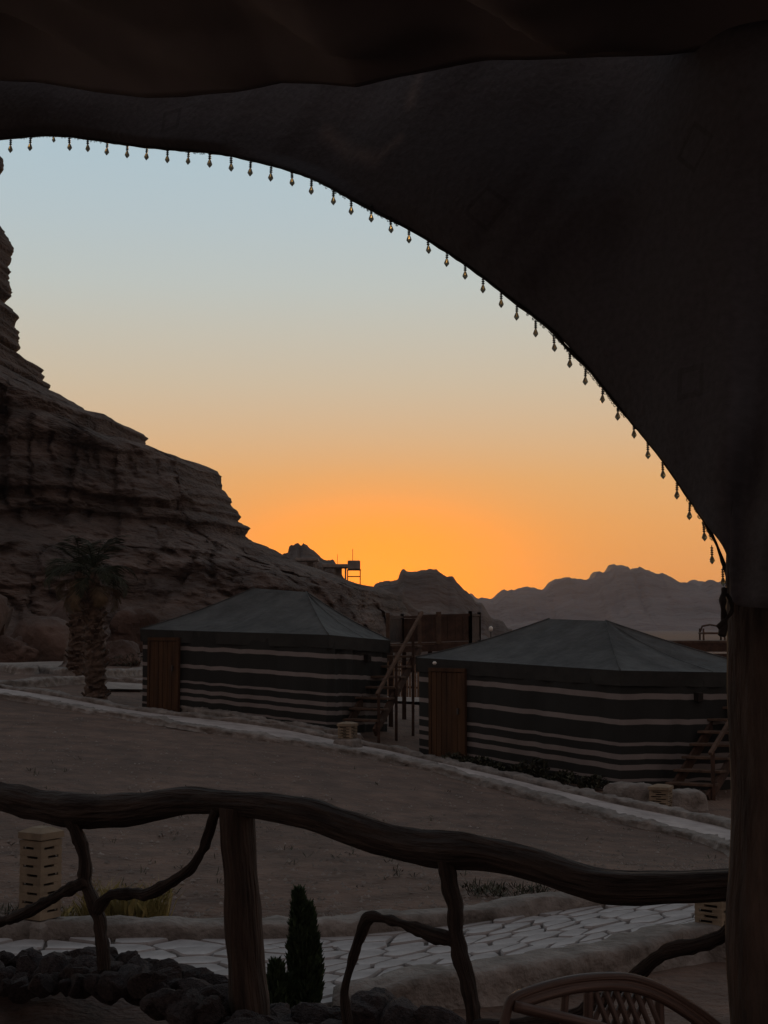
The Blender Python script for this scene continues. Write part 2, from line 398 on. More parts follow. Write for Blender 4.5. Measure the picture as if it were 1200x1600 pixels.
def gzn(x, y):
    x = np.asarray(x, float); y = np.asarray(y, float)
    xc = np.clip(x, -30, 30); yc = np.clip(y, 7.5, 95)
    k = np.sqrt((xc[..., None] - CX[:, 0]) ** 2 + (yc[..., None] - CX[:, 1]) ** 2 + 4.0)
    z = k @ _W[:_n] + _W[_n] + _W[_n + 1] * xc + _W[_n + 2] * yc
    near = np.clip((8.4 - y) / 2.5, 0, 1)
    z = z * (1 - near) + near * (CZ - 2.26)
    far = np.clip((y - 80) / 120, 0, 1)
    z = z * (1 - far) + far * (CZ - 3.4 - np.clip(y - 200, 0, 6000) * .0008)
    return z
def gz(x, y): return float(gzn(x, y))
def G(px, py, up=0.0):
    a, b = 4.0, 400.0
    d = ray(px, py)
    f = lambda t: CZ + d.z * t - gz(d.x * t, t) - up
    t = 5.0; st = .25
    while t < 400 and f(t) > 0: t += st; st *= 1.03
    a, b = t - st, t
    for _ in range(40):
        m_ = (a + b) / 2
        if f(m_) > 0: a = m_
        else: b = m_
    return Vector((d.x * b, b, CZ + d.z * b))
def onG(v, up=0.0): return Vector((v[0], v[1], gz(v[0], v[1]) + up))

ys = np.concatenate([np.linspace(-40, 6, 16), np.arange(6.4, 45, .14), np.geomspace(45.2, 160, 90), np.geomspace(165, 4200, 45)])
us = np.sign(np.linspace(-1, 1, 281)) * np.abs(np.linspace(-1, 1, 281)) ** 1.8
YY, UU = np.meshgrid(ys, us, indexing='ij')
XX = UU * (26 + np.abs(YY) * 1.3)
ZZ = gzn(XX, YY)
damp = np.clip((YY - 5) / 3, 0, 1)
ZZ = ZZ + damp * (.035 * fbm(XX * .45, YY * .45, 1.5, 3) + .012 * fbm(XX * 2.6, YY * 2.6, 4.5, 2)) - .02
ground = np_mesh('ground', np.stack([XX, YY, ZZ], -1).reshape(-1, 3), gridfaces(len(ys), len(us))[:, ::-1], M['sand'])
tag(ground, 'brown sandy desert ground of the camp yard', kind='structure')

# ------------------------------------------------------------------ cliff and hills
NOSE = [(-160, 60), (-110, 140), (-45, 200), (-10, 238), (2, 247), (7, 258), (3, 268), (-8, 276), (-20, 310), (-10, 340), (0, 353), (8, 362), (15, 376), (19, 385), (21, 398), (18, 411),
        (12, 418), (18, 427), (15, 440), (20, 458), (20, 467), (11, 472), (6, 476), (18, 482), (28, 491), (33, 498), (27, 506), (25, 515), (30, 521), (33, 535), (31, 549), (22, 553), (17, 556),
        (30, 560), (45, 569), (58, 574), (68, 578), (66, 585), (71, 590), (70, 596), (83, 602), (80, 608), (68, 614), (66, 617), (75, 620), (95, 624), (110, 630), (128, 638), (145, 650), (165, 661),
        (195, 672), (226, 679), (232, 686), (227, 695), (226, 703), (245, 709), (290, 720), (325, 731), (342, 737), (348, 744), (345, 750), (347, 760), (352, 768), (358, 778), (362, 790), (370, 798),
        (376, 808), (372, 814), (380, 820), (389, 825), (387, 832), (381, 838), (395, 847), (415, 854), (432, 861), (447, 869), (470, 880), (500, 890), (530, 901), (548, 909), (570, 916), (600, 921),
        (622, 932), (636, 950), (646, 975), (652, 1000), (658, 1040), (660, 1080)]
rows_ = np.concatenate([np.linspace(60, 240, 40), np.linspace(241, 1035, 400), np.linspace(1037, 1080, 10)])
nx = np.interp(rows_, [b for a, b in NOSE], [a for a, b in NOSE]); nx = nx + 2.6 * fbm(rows_ * .11, 3.3, 0, 3) + 1.5 * vnoise(rows_ * .45, 8.1)
# how far back the edge stands: it steps back upwards and runs away to the right
back = np.interp(rows_, [60, 350, 560, 620, 690, 740, 840, 870, 930, 1000, 1080], [128, 122, 119, 116, 113, 109, 105, 108, 122, 130, 132])
e = (800 - rows_) / F
dz_, dy_ = math.sin(PITCH) + e * math.cos(PITCH), math.cos(PITCH) - e * math.sin(PITCH)
zr = CZ + back * dz_ / dy_
xr = back * ((nx - 600) / F) / dy_
NU, NB = 330, 26
u = np.linspace(0, 1, NU)
xl = -48.0
V = np.zeros((len(rows_), NU + NB, 3))
for i in range(len(rows_)):
    z = zr[i]; h = max(z - 1.0, 0)
    x = xl + (xr[i] - xl) * (1 - (1 - u) ** 1.15)
    # front wall plan: 62 m away at the left, further to the right; upper ledges stand back
    f = np.clip((x + 48) / 55, 0, 1.4)
    front = 66 + 34 * f ** 1.2 + h * .30 + 5.0 * (1 / (1 + math.exp(-(z - 8.0) / .6))) + 4.5 * (1 / (1 + math.exp(-(z - 19.5) / .5)))
    toe = np.clip((6.5 - h) / 6.5, 0, 1) ** 1.6 * 9.0
    t = np.clip((u - .80) / .20, 0, 1) ** 2
    y = (front - toe) * (1 - t) + back[i] * t
    V[i, :NU, 0] = x; V[i, :NU, 1] = np.minimum(y, back[i] + 2); V[i, :NU, 2] = z
    kb = np.linspace(0, 1, NB + 1)[1:]
    yn = V[i, NU - 1, 1]; V[i, NU:, 1] = yn + 42 * kb; V[i, NU:, 0] = xr[i] * (1 + 42 * kb / yn) - 7 * kb ** .9; V[i, NU:, 2] = z
X, Y, Z = V[..., 0], V[..., 1], V[..., 2]
warp = 1.6 * fbm(X * .045, Y * .045, Z * .03, 3)
def terr(q, k):  # stepped layers
    fl = np.floor(q); fr = q - fl
    return vnoise(fl * 3.71, 0.3, k) * (1 - np.clip((fr - .82) / .18, 0, 1)) + vnoise((fl + 1) * 3.71, .3, k) * np.clip((fr - .82) / .18, 0, 1)
bed = .85 * terr((Z + warp) * .55, 2.0) + .5 * terr((Z + warp * .8) * 1.35, 5.0)
crack = -1.0 * np.clip(1 - np.abs(vnoise(X * .33, Y * .12, Z * .05)) * 7, 0, 1) - .5 * np.clip(1 - np.abs(vnoise(X * .9 + 4, Y * .3, Z * .12)) * 6, 0, 1)
wallz = np.clip((Z - 7.5) / 1.5, 0, 1) * np.clip((21 - Z) / 2, 0, 1)
flute = wallz * (.55 * vnoise(X * 1.1, Y * .2, Z * .10) + .35 * vnoise(X * 2.6, Y * .3, Z * .22)) + .30 * np.abs(fbm(X * 1.3, Y * 1.0, Z * 2.2, 3)) + (1 - wallz) * .45 * fbm(X * .8, Y * .6, Z * 1.5, 3)
big = flute + 2.8 * fbm(X * .055, Y * .05, Z * .075, 4) + .55 * fbm(X * .55, Y * .5, Z * .9, 4)
amp = np.ones_like(X); ed = np.clip(np.arange(NU + NB) - NU + 34, 0, 34) / 34.0
keep = 1 - .88 * np.minimum(ed, 1)[None, :]
disp = (bed * 1.1 + crack + big) * keep
V[..., 1] -= disp
V[..., 0] += .35 * (bed + .5 * fbm(X * .8, Y * .8, Z * 1.2, 3)) * np.where(np.arange(NU + NB)[None, :] > NU - 30, .28, 1)
V[..., 2] += .25 * fbm(X * .3, Y * .3, Z * .5, 3) * keep
cliff = np_mesh('cliff', V.reshape(-1, 3), gridfaces(len(rows_), NU + NB), M['cliff'])
tag(cliff, 'layered sandstone cliff with overhanging ledges rising beside the camp', kind='structure')

def hill(name, prof, depth, thick, m, label, amp_, rough_=.02, toe_z=None, nv=44, step=2.0, seed=0.):
    px = np.arange(prof[0][0], prof[-1][0] + .1, step)
    ry = np.interp(px, [a for a, b in prof], [b for a, b in prof])
    e = (800 - ry) / F; dz_, dy_ = math.sin(PITCH) + e * math.cos(PITCH), math.cos(PITCH) - e * math.sin(PITCH)
    zt = CZ + depth * dz_ / dy_; xt = depth * ((px - 600) / F) / dy_
    jag = fbm(xt / depth * 150, seed, 0, 5); zt = zt + jag * amp_ * .2 
    base = (CZ - 8) if toe_z is None else toe_z
    v = np.linspace(-1, 1, nv)
    g = np.zeros((len(px), nv, 3))
    for j, vv in enumerate(v):
        a = abs(vv); sh_ = np.clip(1 - a ** 1.25, 0, 1)
        y = depth + vv * thick
        x = xt * (1 + vv * thick / depth * .55)
        nn = fbm(x / thick * 2.2 + seed, y / thick * 2.2, 0, 5)
        z = base + (zt - base) * sh_ + nn * amp_ * np.clip(a * 3.0, 0, 1) * (1 - a) * 2
        if a < .3 and vv < 0: z = np.minimum(z, zt + 0 * z - a * thick * .03)
        g[:, j] = np.stack([x, np.full_like(x, y) + nn * amp_ * .6 * min(a * 4, 1), z], -1)
    o = np_mesh(name, g.reshape(-1, 3), gridfaces(len(px), nv)[:, ::-1], m)
    return tag(o, label, kind='structure')
hill('butte', [(380, 985), (420, 900), (438, 874), (450, 866), (452, 857), (460, 851), (466, 849), (471, 853), (474, 848), (480, 851), (486, 858), (495, 864), (508, 869), (520, 876), (527, 884),
               (537, 897), (545, 908), (560, 915), (580, 919), (620, 930), (700, 970), (740, 990)], 190, 36, M['hill'], 'small rocky knob showing above the slope behind the tents', 2.2)
hill('rocky_hill', [(540, 985), (570, 935), (588, 919), (600, 913), (622, 911), (625, 902), (632, 896), (645, 891), (660, 889), (682, 890), (694, 898), (710, 906), (722, 914), (733, 925), (741, 934),
                    (752, 943), (760, 955), (775, 966), (795, 980), (830, 992)], 420, 85, M['hill'], 'dark rounded rocky hill in front of the hazy ridge', 5)
hill('mountain_ridge', [(-300, 960), (200, 955), (600, 950), (690, 945), (720, 931), (736, 925), (748, 934), (758, 936), (772, 929), (790, 922), (815, 918), (842, 918), (858, 908), (880, 905), (900, 902),
                        (920, 905), (925, 896), (945, 888), (962, 883), (972, 886), (977, 897), (988, 892), (1005, 900), (1030, 908), (1060, 914), (1085, 920), (1110, 918), (1140, 919), (1200, 912),
                        (1300, 922), (1450, 915), (1650, 935), (1900, 960)], 2600, 620, M['ridge'], 'hazy purple mountain ridge along the horizon', 30, step=3)

def rock_mesh(seed, sub=2, ry=1.0, rz=.7, amp_=.28, cut=False):
    bm = bmesh.new(); bmesh.ops.create_icosphere(bm, subdivisions=sub, radius=1)
    for v_ in bm.verts:
        p = v_.co; k = 1 + amp_ * n1(p.x * 1.5 + seed, p.y * 1.5, p.z * 1.5) + amp_ * .5 * n1(p.x * 3.5 + seed, p.y * 3.5, p.z * 3.5) + amp_ * .22 * n1(p.x * 8 + seed, p.y * 8, p.z * 11)
        k = min(k, 1.02 + .1 * n1(seed, p.x, 2))
        v_.co = Vector((p.x * k, p.y * k * ry, p.z * k * rz))
    if cut:
        rr_ = random.Random(seed)
        for _ in range(9):
            nn_ = Vector((rr_.uniform(-1, 1), rr_.uniform(-1, 1), rr_.uniform(-1, 1))).normalized(); dd_ = rr_.uniform(.38, .72)
            for v_ in bm.verts:
                k = v_.co.dot(nn_) - dd_
                if k > 0: v_.co -= nn_ * k * .92
    me = bpy.data.meshes.new('rock'); bm.to_mesh(me); bm.free(); return me
bd = [(70, 1012, 62, 2.1, 'big rounded boulder at the cliff foot beside the palms'), (20, 1020, 60, 1.1, 'dark boulder beside the pale post at the cliff foot'),
      (185, 1030, 60, 1.3, 'low boulder at the cliff foot between palms and striped tent'), (118, 975, 72, 1.9, 'rounded boulder lying higher on the cliff foot'),
      (210, 985, 74, 1.7, 'boulder on the cliff foot above the far tent corner'), (-40, 990, 66, 2.6, 'large boulder at the cliff foot')]
for i, (px, py, d, r, lb) in enumerate(bd):
    me = rock_mesh(i * 7.3 + 2, 4, .9, .68, .55, True); me.materials.append(M['boulder'])
    me.polygons.foreach_set('use_smooth', [True] * len(me.polygons))
    p = P(px, py, d)
    o = link('boulder', me, None, p, (0, .2 * n1(i, 3), i * 1.3), (r, r, r)); tag(o, lb, 'boulder', 'boulders at the cliff foot')

# ------------------------------------------------------------------ kerbs and paths
def kerb(name, pts, wd, ht, label, n=None, lump=.02, m=None, seed=0.):
    ln = sum((Vector(pts[i + 1]) - Vector(pts[i])).length for i in range(len(pts) - 1))
    n = n or max(12, int(ln / .05)); c = spline([(p[0], p[1], 0) for p in pts], n); mb = MB(); g = []
    prof = [(-.62, -.25), (-.52, .25), (-.51, .5), (-.5, .78), (-.43, .95), (-.22, 1.0), (0, 1.02), (.22, 1.0), (.43, .95), (.5, .78), (.51, .5), (.52, .25), (.62, -.25)]
    for i in range(n):
        t = (c[min(i + 1, n - 1)] - c[max(i - 1, 0)]).normalized(); s_ = Vector((t.y, -t.x, 0))
        zb = gz(c[i].x, c[i].y)
        endf = min(1, min(i, n - 1 - i) / 3.0 + .35)
        for a, b in prof:
            q = c[i] + s_ * (a * wd * (0.6 + .4 * endf)); k = n1(q.x * 3 + seed, q.y * 3, b * 2) + .8 * n1(q.x * 8 + seed, q.y * 8, b * 5) + .6 * n1(q.x * 19 + seed, q.y * 19, b * 9)
            hz = 1 + .18 * n1(c[i].x * 1.7 + seed, c[i].y * 1.7, 1)
            g.append(Vector((q.x, q.y, zb + b * ht * endf * hz)) + s_ * (k * lump * (1 if a > 0 else -1)) + Vector((0, 0, k * lump * .7 if b > .5 else 0)))
    mb.grid(g, n, len(prof)); o = mb.build(name, m or M['kerb'], None, True)
    return tag(o, label, kind='structure')

# near path: far edge and near edge, left to right
FARE = [G(*a) for a in ((-260, 1482), (0, 1480), (250, 1480), (450, 1478), (600, 1472), (800, 1446), (1040, 1412), (1250, 1388), (1500, 1362))]
NEARE = [G(*a) for a in ((-260, 1660), (0, 1640), (250, 1612), (430, 1596), (560, 1572), (790, 1536), (1040, 1484), (1250, 1448), (1500, 1410))]
ns = 60
fe, ne = spline(FARE, ns), spline(NEARE, ns)
Ltot = sum((fe[i + 1] - fe[i]).length + (ne[i + 1] - ne[i]).length for i in range(ns - 1)) / 2
def pth(s_, t_):
    q = min(max(s_ / Ltot, 0), 1) * (ns - 1); i = min(int(q), ns - 2); k = q - i
    a = ne[i].lerp(ne[i + 1], k); b = fe[i].lerp(fe[i + 1], k)
    v_ = a.lerp(b, t_); return Vector((v_.x, v_.y, gz(v_.x, v_.y)))
mb = MB(); g = [pth(Ltot * i / 79, j / 11) + Vector((0, 0, .035)) for i in range(80) for j in range(12)]
mb.grid(g, 80, 12); path = mb.build('stone_path', M['mortar'], None, True)
path.data.flip_normals(); tag(path, 'pale crazy paving path running below the railing', kind='structure')
# irregular flagstones, one object each
Wp = (pth(Ltot / 2, 1) - pth(Ltot / 2, 0)).length
random.seed(21)
seeds = []
s0, s1 = Ltot * .02, Ltot * .86
for _ in range(12000):
    c = (random.uniform(s0, s1), random.uniform(.0, Wp))
    md = (.13 + .17 * random.random()) * min(1, Wp / (pth(c[0], 1) - pth(c[0], 0)).length) ** .8
    if all((c[0] - q[0]) ** 2 + (c[1] - q[1]) ** 2 > max(md, q[2]) ** 2 for q in seeds): seeds.append((c[0], c[1], md))
def clip(poly, nx_, ny_, d):
    o_ = []
    for i in range(len(poly)):
        a, b = poly[i], poly[(i + 1) % len(poly)]; da = a[0] * nx_ + a[1] * ny_ - d; db = b[0] * nx_ + b[1] * ny_ - d
        if da <= 0: o_.append(a)
        if (da < 0 < db) or (db < 0 < da):
            t = da / (da - db); o_.append((a[0] + (b[0] - a[0]) * t, a[1] + (b[1] - a[1]) * t))
    return o_
cnt = 0; rest = MB()
seeds.sort(key=lambda q: pth(q[0], q[1] / Wp).x < -2.3 or pth(q[0], q[1] / Wp).x > 2.75)   # the stones in plain view come first
for c in seeds:
    poly = [(max(c[0] - .6, s0), max(c[1] - .6, 0)), (min(c[0] + .6, s1), max(c[1] - .6, 0)), (min(c[0] + .6, s1), min(c[1] + .6, Wp)), (max(c[0] - .6, s0), min(c[1] + .6, Wp))]
    for q in seeds:
        if q is c: continue
        dx, dy = q[0] - c[0], q[1] - c[1]; dd = dx * dx + dy * dy
        if dd > 1.5: continue
        ln = math.sqrt(dd); mx_, my_ = (q[0] + c[0]) / 2, (q[1] + c[1]) / 2
        poly = clip(poly, dx / ln, dy / ln, (mx_ * dx + my_ * dy) / ln - random.uniform(.009, .02))
        if len(poly) < 3: break
    if len(poly) < 3: continue
    ar = abs(sum(poly[i][0] * poly[(i + 1) % len(poly)][1] - poly[(i + 1) % len(poly)][0] * poly[i][1] for i in range(len(poly)))) / 2
    if ar < .008: continue
    # soften the outline
    pl = []
    m_ = len(poly)
    for i in range(m_):
        a, b, d = poly[i - 1], poly[i], poly[(i + 1) % m_]
        for (q, k) in ((a, .16), (d, .16)):
            pl.append((b[0] + (q[0] - b[0]) * k + random.uniform(-.008, .008), b[1] + (q[1] - b[1]) * k + random.uniform(-.008, .008)))
    ctr = (sum(p[0] for p in pl) / len(pl), sum(p[1] for p in pl) / len(pl))
    w0 = pth(ctr[0], ctr[1] / Wp)
    lift = .055 + random.uniform(-.006, .01); tx, ty = random.uniform(-.02, .02), random.uniform(-.02, .02)
    vs = []; nn = len(pl)
    for ins, h in ((0, .02), (0, lift - .012), (.035, lift)):
        for p in pl:
            q = (p[0] + (ctr[0] - p[0]) * ins, p[1] + (ctr[1] - p[1]) * ins); v_ = pth(q[0], q[1] / Wp)
            vs.append((v_.x - w0.x, v_.y - w0.y, v_.z - w0.z + h + (q[0] - ctr[0]) * tx + (q[1] - ctr[1]) * ty))
    fs = [tuple(range(2 * nn, 3 * nn))]
    for r_ in range(2):
        for i in range(nn): fs.append((r_ * nn + i, r_ * nn + (i + 1) % nn, (r_ + 1) * nn + (i + 1) % nn, (r_ + 1) * nn + i))
    if cnt >= 295:
        b_ = len(rest.v); rest.v += [Vector(v_) + w0 for v_ in vs]
        for f_ in fs: rest.face([b_ + k for k in f_])
        continue
    me = bpy.data.meshes.new('flagstone'); me.from_pydata(vs, [], fs); me.materials.append(M['flag']); me.update()
    link('flagstone', me, path, w0); cnt += 1

print('FLAGS', cnt, len(rest.f))
if rest.f: tag(rest.build('flagstones', M['flag'], path), kind='stuff')
kf = [v_ + Vector((0, .16, 0)) for v_ in FARE]
kerb('kerb', kf, .26, .15, 'lumpy plastered kerb along the far side of the paved path', seed=3)
kn = [G(*a) for a in ((545, 1592), (580, 1580), (660, 1568), (790, 1548), (920, 1522), (1040, 1497), (1160, 1474), (1300, 1450), (1500, 1420))]
kerb('kerb', kn, .30, .17, 'lumpy plastered kerb along the near side of the paved path', seed=9)

# path in front of the tents
N2 = [G(*a) for a in ((-250, 1072), (-60, 1084), (60, 1098), (170, 1117), (330, 1143), (520, 1172), (640, 1195), (780, 1231), (940, 1275), (1140, 1328), (1350, 1390))]
F2 = [G(*a) for a in ((-250, 1060), (-60, 1071), (60, 1086), (170, 1106), (330, 1127), (520, 1158), (640, 1183), (780, 1215), (940, 1254), (1140, 1298), (1350, 1348))]
a_, b_ = spline(N2, 90), spline(F2, 90); mb = MB()
g = [onG(a_[i].lerp(b_[i], j / 5), .03) for i in range(90) for j in range(6)]
mb.grid(g, 90, 6); o = mb.build('far_path', M['farpath'], None, True); o.data.flip_normals(); tag(o, 'pale paved path running past the striped tents', kind='structure')
kerb('kerb', N2, .28, .09, 'rough kerb on the yard side of the path past the tents', seed=14, lump=.03)
kerb('kerb', [v_ + Vector((.06, .14, 0)) for v_ in F2], .26, .11, 'rough kerb on the tent side of the path past the tents', seed=23, lump=.03)
kerb('low_wall', [G(*a) for a in ((955, 1248), (985, 1254), (1010, 1258), (1060, 1262), (1098, 1263))], .4, .26, 'low rough wall round the planting at the tent stair', seed=31, lump=.045)
kerb('low_wall', [G(*a) for a in ((285, 1112), (360, 1125), (440, 1138), (520, 1150), (568, 1158))], .34, .15, 'low rough wall along the foot of the far striped tent', seed=37, lump=.045)
kerb('kerb', [G(*a) for a in ((-120, 1079), (0, 1075), (80, 1069), (150, 1066), (228, 1071))], .4, .16, 'kerb curving round the palms', seed=41, lump=.03)
kerb('kerb', [G(*a) for a in ((-120, 1044), (0, 1047), (40, 1053), (55, 1049), (120, 1056), (220, 1052))], .45, .18, 'kerb along the track at the cliff foot', seed=47, lump=.035)
mb = MB(); A_ = [G(*a) for a in ((-120, 1036), (0, 1038), (50, 1037), (100, 1035))]; B_ = [G(*a) for a in ((-120, 1043), (0, 1045), (45, 1051), (95, 1042))]
a_, b_ = spline(A_, 20), spline(B_, 20); mb.grid([onG(b_[i].lerp(a_[i], j / 4), .07) for i in range(20) for j in range(5)], 20, 5)
o = mb.build('track', M['track'], None, True); o.data.flip_normals(); tag(o, 'pale track at the cliff foot', kind='structure')
mb = MB(); A_ = [G(*a) for a in ((168, 1069), (230, 1072))]; B_ = [G(*a) for a in ((160, 1080), (230, 1081))]
a_, b_ = spline(A_, 12), spline(B_, 12); mb.grid([onG(b_[i].lerp(a_[i], j / 4), .06) for i in range(12) for j in range(5)], 12, 5)
o = mb.build('track', M['track'], None, True); o.data.flip_normals(); tag(o, 'pale paved patch beside the far tent corner', kind='structure')
mb = MB(); A_ = [G(*a) for a in ((585, 1090), (710, 1093))]; B_ = [G(*a) for a in ((585, 1097), (710, 1101))]
a_, b_ = spline(A_, 12), spline(B_, 12); mb.grid([onG(b_[i].lerp(a_[i], j / 4), .06) for i in range(12) for j in range(5)], 12, 5)
o = mb.build('track', M['track'], None, True); o.data.flip_normals(); tag(o, 'pale path strip seen between the two tents', kind='structure')

# ------------------------------------------------------------------ tents
def tent(A, B, C, HH, ridge, label, door_px, vent_t, lamp=False):
    base = (A + B + C + (B + C - A)) / 4
    T = thing('striped_tent', base, label, 'tent', 'striped camp tents')
    D = B + C - A; cs = [A, B, D, C]; H = HH[0]; hts = {id(A): HH[0], id(B): HH[1], id(C): HH[2], id(D): HH[1] + HH[2] - HH[0]}
    up = Vector((0, 0, 1)); ctr = base
    eave = .07
    # walls
    for (p, q, kd) in ((B, A, 'front'), (A, C, 'side'), (C, D, 'back'), (D, B, 'end')):
        n_, m_ = 40, 16; g = []; uv = []; ln = (q - p).length; nor = (q - p).cross(up).normalized()
        for i in range(n_ + 1):
            for j in range(m_ + 1):
                v_ = j / m_; hh = hts[id(p)] + (hts[id(q)] - hts[id(p)]) * i / n_; pt = p.lerp(q, i / n_) + up * (hh * v_ - .06 * (1 - v_))
                wv = .05 * n1(i * .35 + p.x, v_ * 2.2) + .025 * n1(i * .9, v_ * 1.2, 5)
                edge = min(1, min(i, n_ - i) / 4)
                sag = -.035 * math.sin(math.pi * i / n_) * v_ * 1.2
                g.append(pt + nor * wv * edge); uv.append((i / n_ * ln, v_ + (sag * .25 + .006 * n1(i * .5, p.y)) * edge))
        mb = MB(); mb.grid(g, n_ + 1, m_ + 1, uv); mb.build('wall', M['stripe'], T, True)
    # roof, a hip over a short ridge
    E = []
    for c in cs:
        d = c - ctr; d.z = 0; E.append(c + d.normalized() * eave + up * hts[id(c)])
    r0, r1 = ridge
    def panel(a, b, c, d, n_=30, m_=24):   # eave a-b, ridge d-c
        g = []
        for i in range(n_ + 1):
            for j in range(m_ + 1):
                s_, t_ = i / n_, j / m_
                lo, hi = a.lerp(b, s_), d.lerp(c, s_)
                pt = lo.lerp(hi, t_); sag = .10 * math.sin(math.pi * t_) * (.55 + .45 * math.sin(math.pi * s_))
                crease = (.035 * n1(s_ * 6 + a.x, t_ * 2.0, 3) + .02 * n1(s_ * 13 + t_ * 6, t_ * 5.0, a.y)) * math.sin(math.pi * s_)
                g.append(pt - up * (sag + crease) * (1.0 if 0 < t_ < 1 else 0))
        mb = MB(); mb.grid(g, n_ + 1, m_ + 1); return mb
    eA, eB, eD, eC = E
    mb = MB()
    for (a, b, c, d) in ((eB, eA, r1, r0), (eA, eC, r1, r1), (eC, eD, r0, r1), (eD, eB, r0, r0)):
        q = panel(a, b, c, d); o_ = len(mb.v); mb.v += q.v
        for f in q.f: mb.face([o_ + k for k in f])
    roof = mb.build('roof', M['canvas'], T, True)
    for (a, b) in ((eA, r1), (eB, r0), (eC, r1), (eD, r0)):
        pts = [a.lerp(b, k / 10) + up * (.012 - .10 * .55 * math.sin(math.pi * k / 10)) for k in range(11)]
        MB().tube(pts, .012, 6).build('seam', M['canvas'], roof, True)
    for k in (.55,):
        pts = [eA.lerp(eC, k).lerp(r1, t / 10) + up * (.01 - .10 * math.sin(math.pi * t / 10) * (.55 + .45 * math.sin(math.pi * k))) for t in range(11)]
        MB().tube(pts, .006, 5).build('seam', M['canvas'], roof, True)
    # valance hanging from the eave
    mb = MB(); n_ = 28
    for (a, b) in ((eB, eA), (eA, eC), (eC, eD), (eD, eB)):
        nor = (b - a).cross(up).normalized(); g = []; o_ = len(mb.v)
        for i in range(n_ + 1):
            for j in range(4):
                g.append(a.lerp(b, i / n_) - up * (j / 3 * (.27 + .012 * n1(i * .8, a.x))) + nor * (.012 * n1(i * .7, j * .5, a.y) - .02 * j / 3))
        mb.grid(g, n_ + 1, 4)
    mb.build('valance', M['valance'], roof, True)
    # door on the front wall
    nor = (A - B).cross(up).normalized(); fl = (A - B); ln = fl.length; fl = fl.normalized()
    def on_wall(px):
        d0 = ray(px, 1100)
        den = d0.x * fl.y - d0.y * fl.x
        t = (B.x * fl.y - B.y * fl.x) / den
        s_ = (Vector((d0.x * t, d0.y * t, 0)) - Vector((B.x, B.y, 0))).dot(Vector((fl.x, fl.y, 0)).normalized()) / Vector((fl.x, fl.y, 0)).length
        return s_
    sa, sb = on_wall(door_px[0]), on_wall(door_px[1])
    mid = (sa + sb) / 2; W_ = sb - sa; hd = HH[1] + (HH[0] - HH[1]) * mid / ln - .22
    xax = Vector((fl.x, fl.y, 0)).normalized(); slope = fl.z / math.hypot(fl.x, fl.y)
    rm = Matrix((xax, xax.cross(up) * -1, up)).transposed()
    pm = B + fl * mid + nor * .05; pm.z = B.z + fl.z * mid
    mb = MB()
    mb.box(pm + up * (hd + .02), (W_ + .1, .07, .07), m=rm)
    for s_ in (-1, 1): mb.box(pm + xax * s_ * (W_ / 2 + .02) + up * (hd / 2 - .012), (.06, .07, hd - .02), m=rm)
    door = MB(); door.box(pm + up * hd / 2 - nor * .012, (W_ - .02, .02, hd - .05), m=rm); door = door.build('door', M['void'], T)
    mb.build('door_frame', M['door'], T)
    npk = 6
    for k in range(npk):
        q = pm + xax * ((k + .5) / npk - .5) * (W_ - .03) + up * hd / 2 + nor * random.uniform(0.006, .012)
        MB().box(q, ((W_ - .03) / npk - .012, .026, hd - .06), m=rm, bev=.004).build('plank', M['door'], door)
    MB().box(pm + xax * (W_ * .36) + up * .95 + nor * .04, (.03, .05, .12), m=rm).build('handle', M['metal'], door)
    # small vent on the side wall
    sx = (C - A); vp = A + sx * vent_t + up * ((HH[0] + (HH[2] - HH[0]) * vent_t) * .785); sn = sx.cross(up).normalized(); sxn = Vector((sx.x, sx.y, 0)).normalized()
    rm2 = Matrix((sxn, sxn.cross(up) * -1, up)).transposed()
    MB().box(vp + sn * .06, (.11, .14, .17), m=rm2, bev=.01).build('vent', M['void'], T)
    if lamp:
        lp = P(679, 1036, (B + fl * mid).y - .12)
        MB().tube([lp + Vector((0, 0, -.03)), lp + Vector((0, 0, .0)), lp + Vector((0, 0, .03))], lambda t: .02 + .025 * math.sin(math.pi * t), 8).build('wall_lamp', M['bulb'], T, True)
    # ground skirt of trodden earth keeps the foot closed
    return T
HT = 2.1
RA, RB, RC = P(970, 1236, 26.2), P(655, 1179, 29.4), P(1225, 1231, 27.6)
tent(RA, RB, RC, (2.1, 1.90, 2.1), (P(858, 967, 29.2), P(946, 970, 28.2)), 'striped goat hair tent with vent and wooden door beside the timber pillar', (677, 727), .46, True)
LA, LB, LC = P(510, 1143, 30.5), P(222, 1107, 33.2), P(605, 1141, 32.2)
tent(LA, LB, LC, (1.97, 1.76, 1.93), (P(397, 919, 33.4), P(478, 925, 32.6)), 'striped goat hair tent with wooden door standing beside the palms', (236, 279), .62)

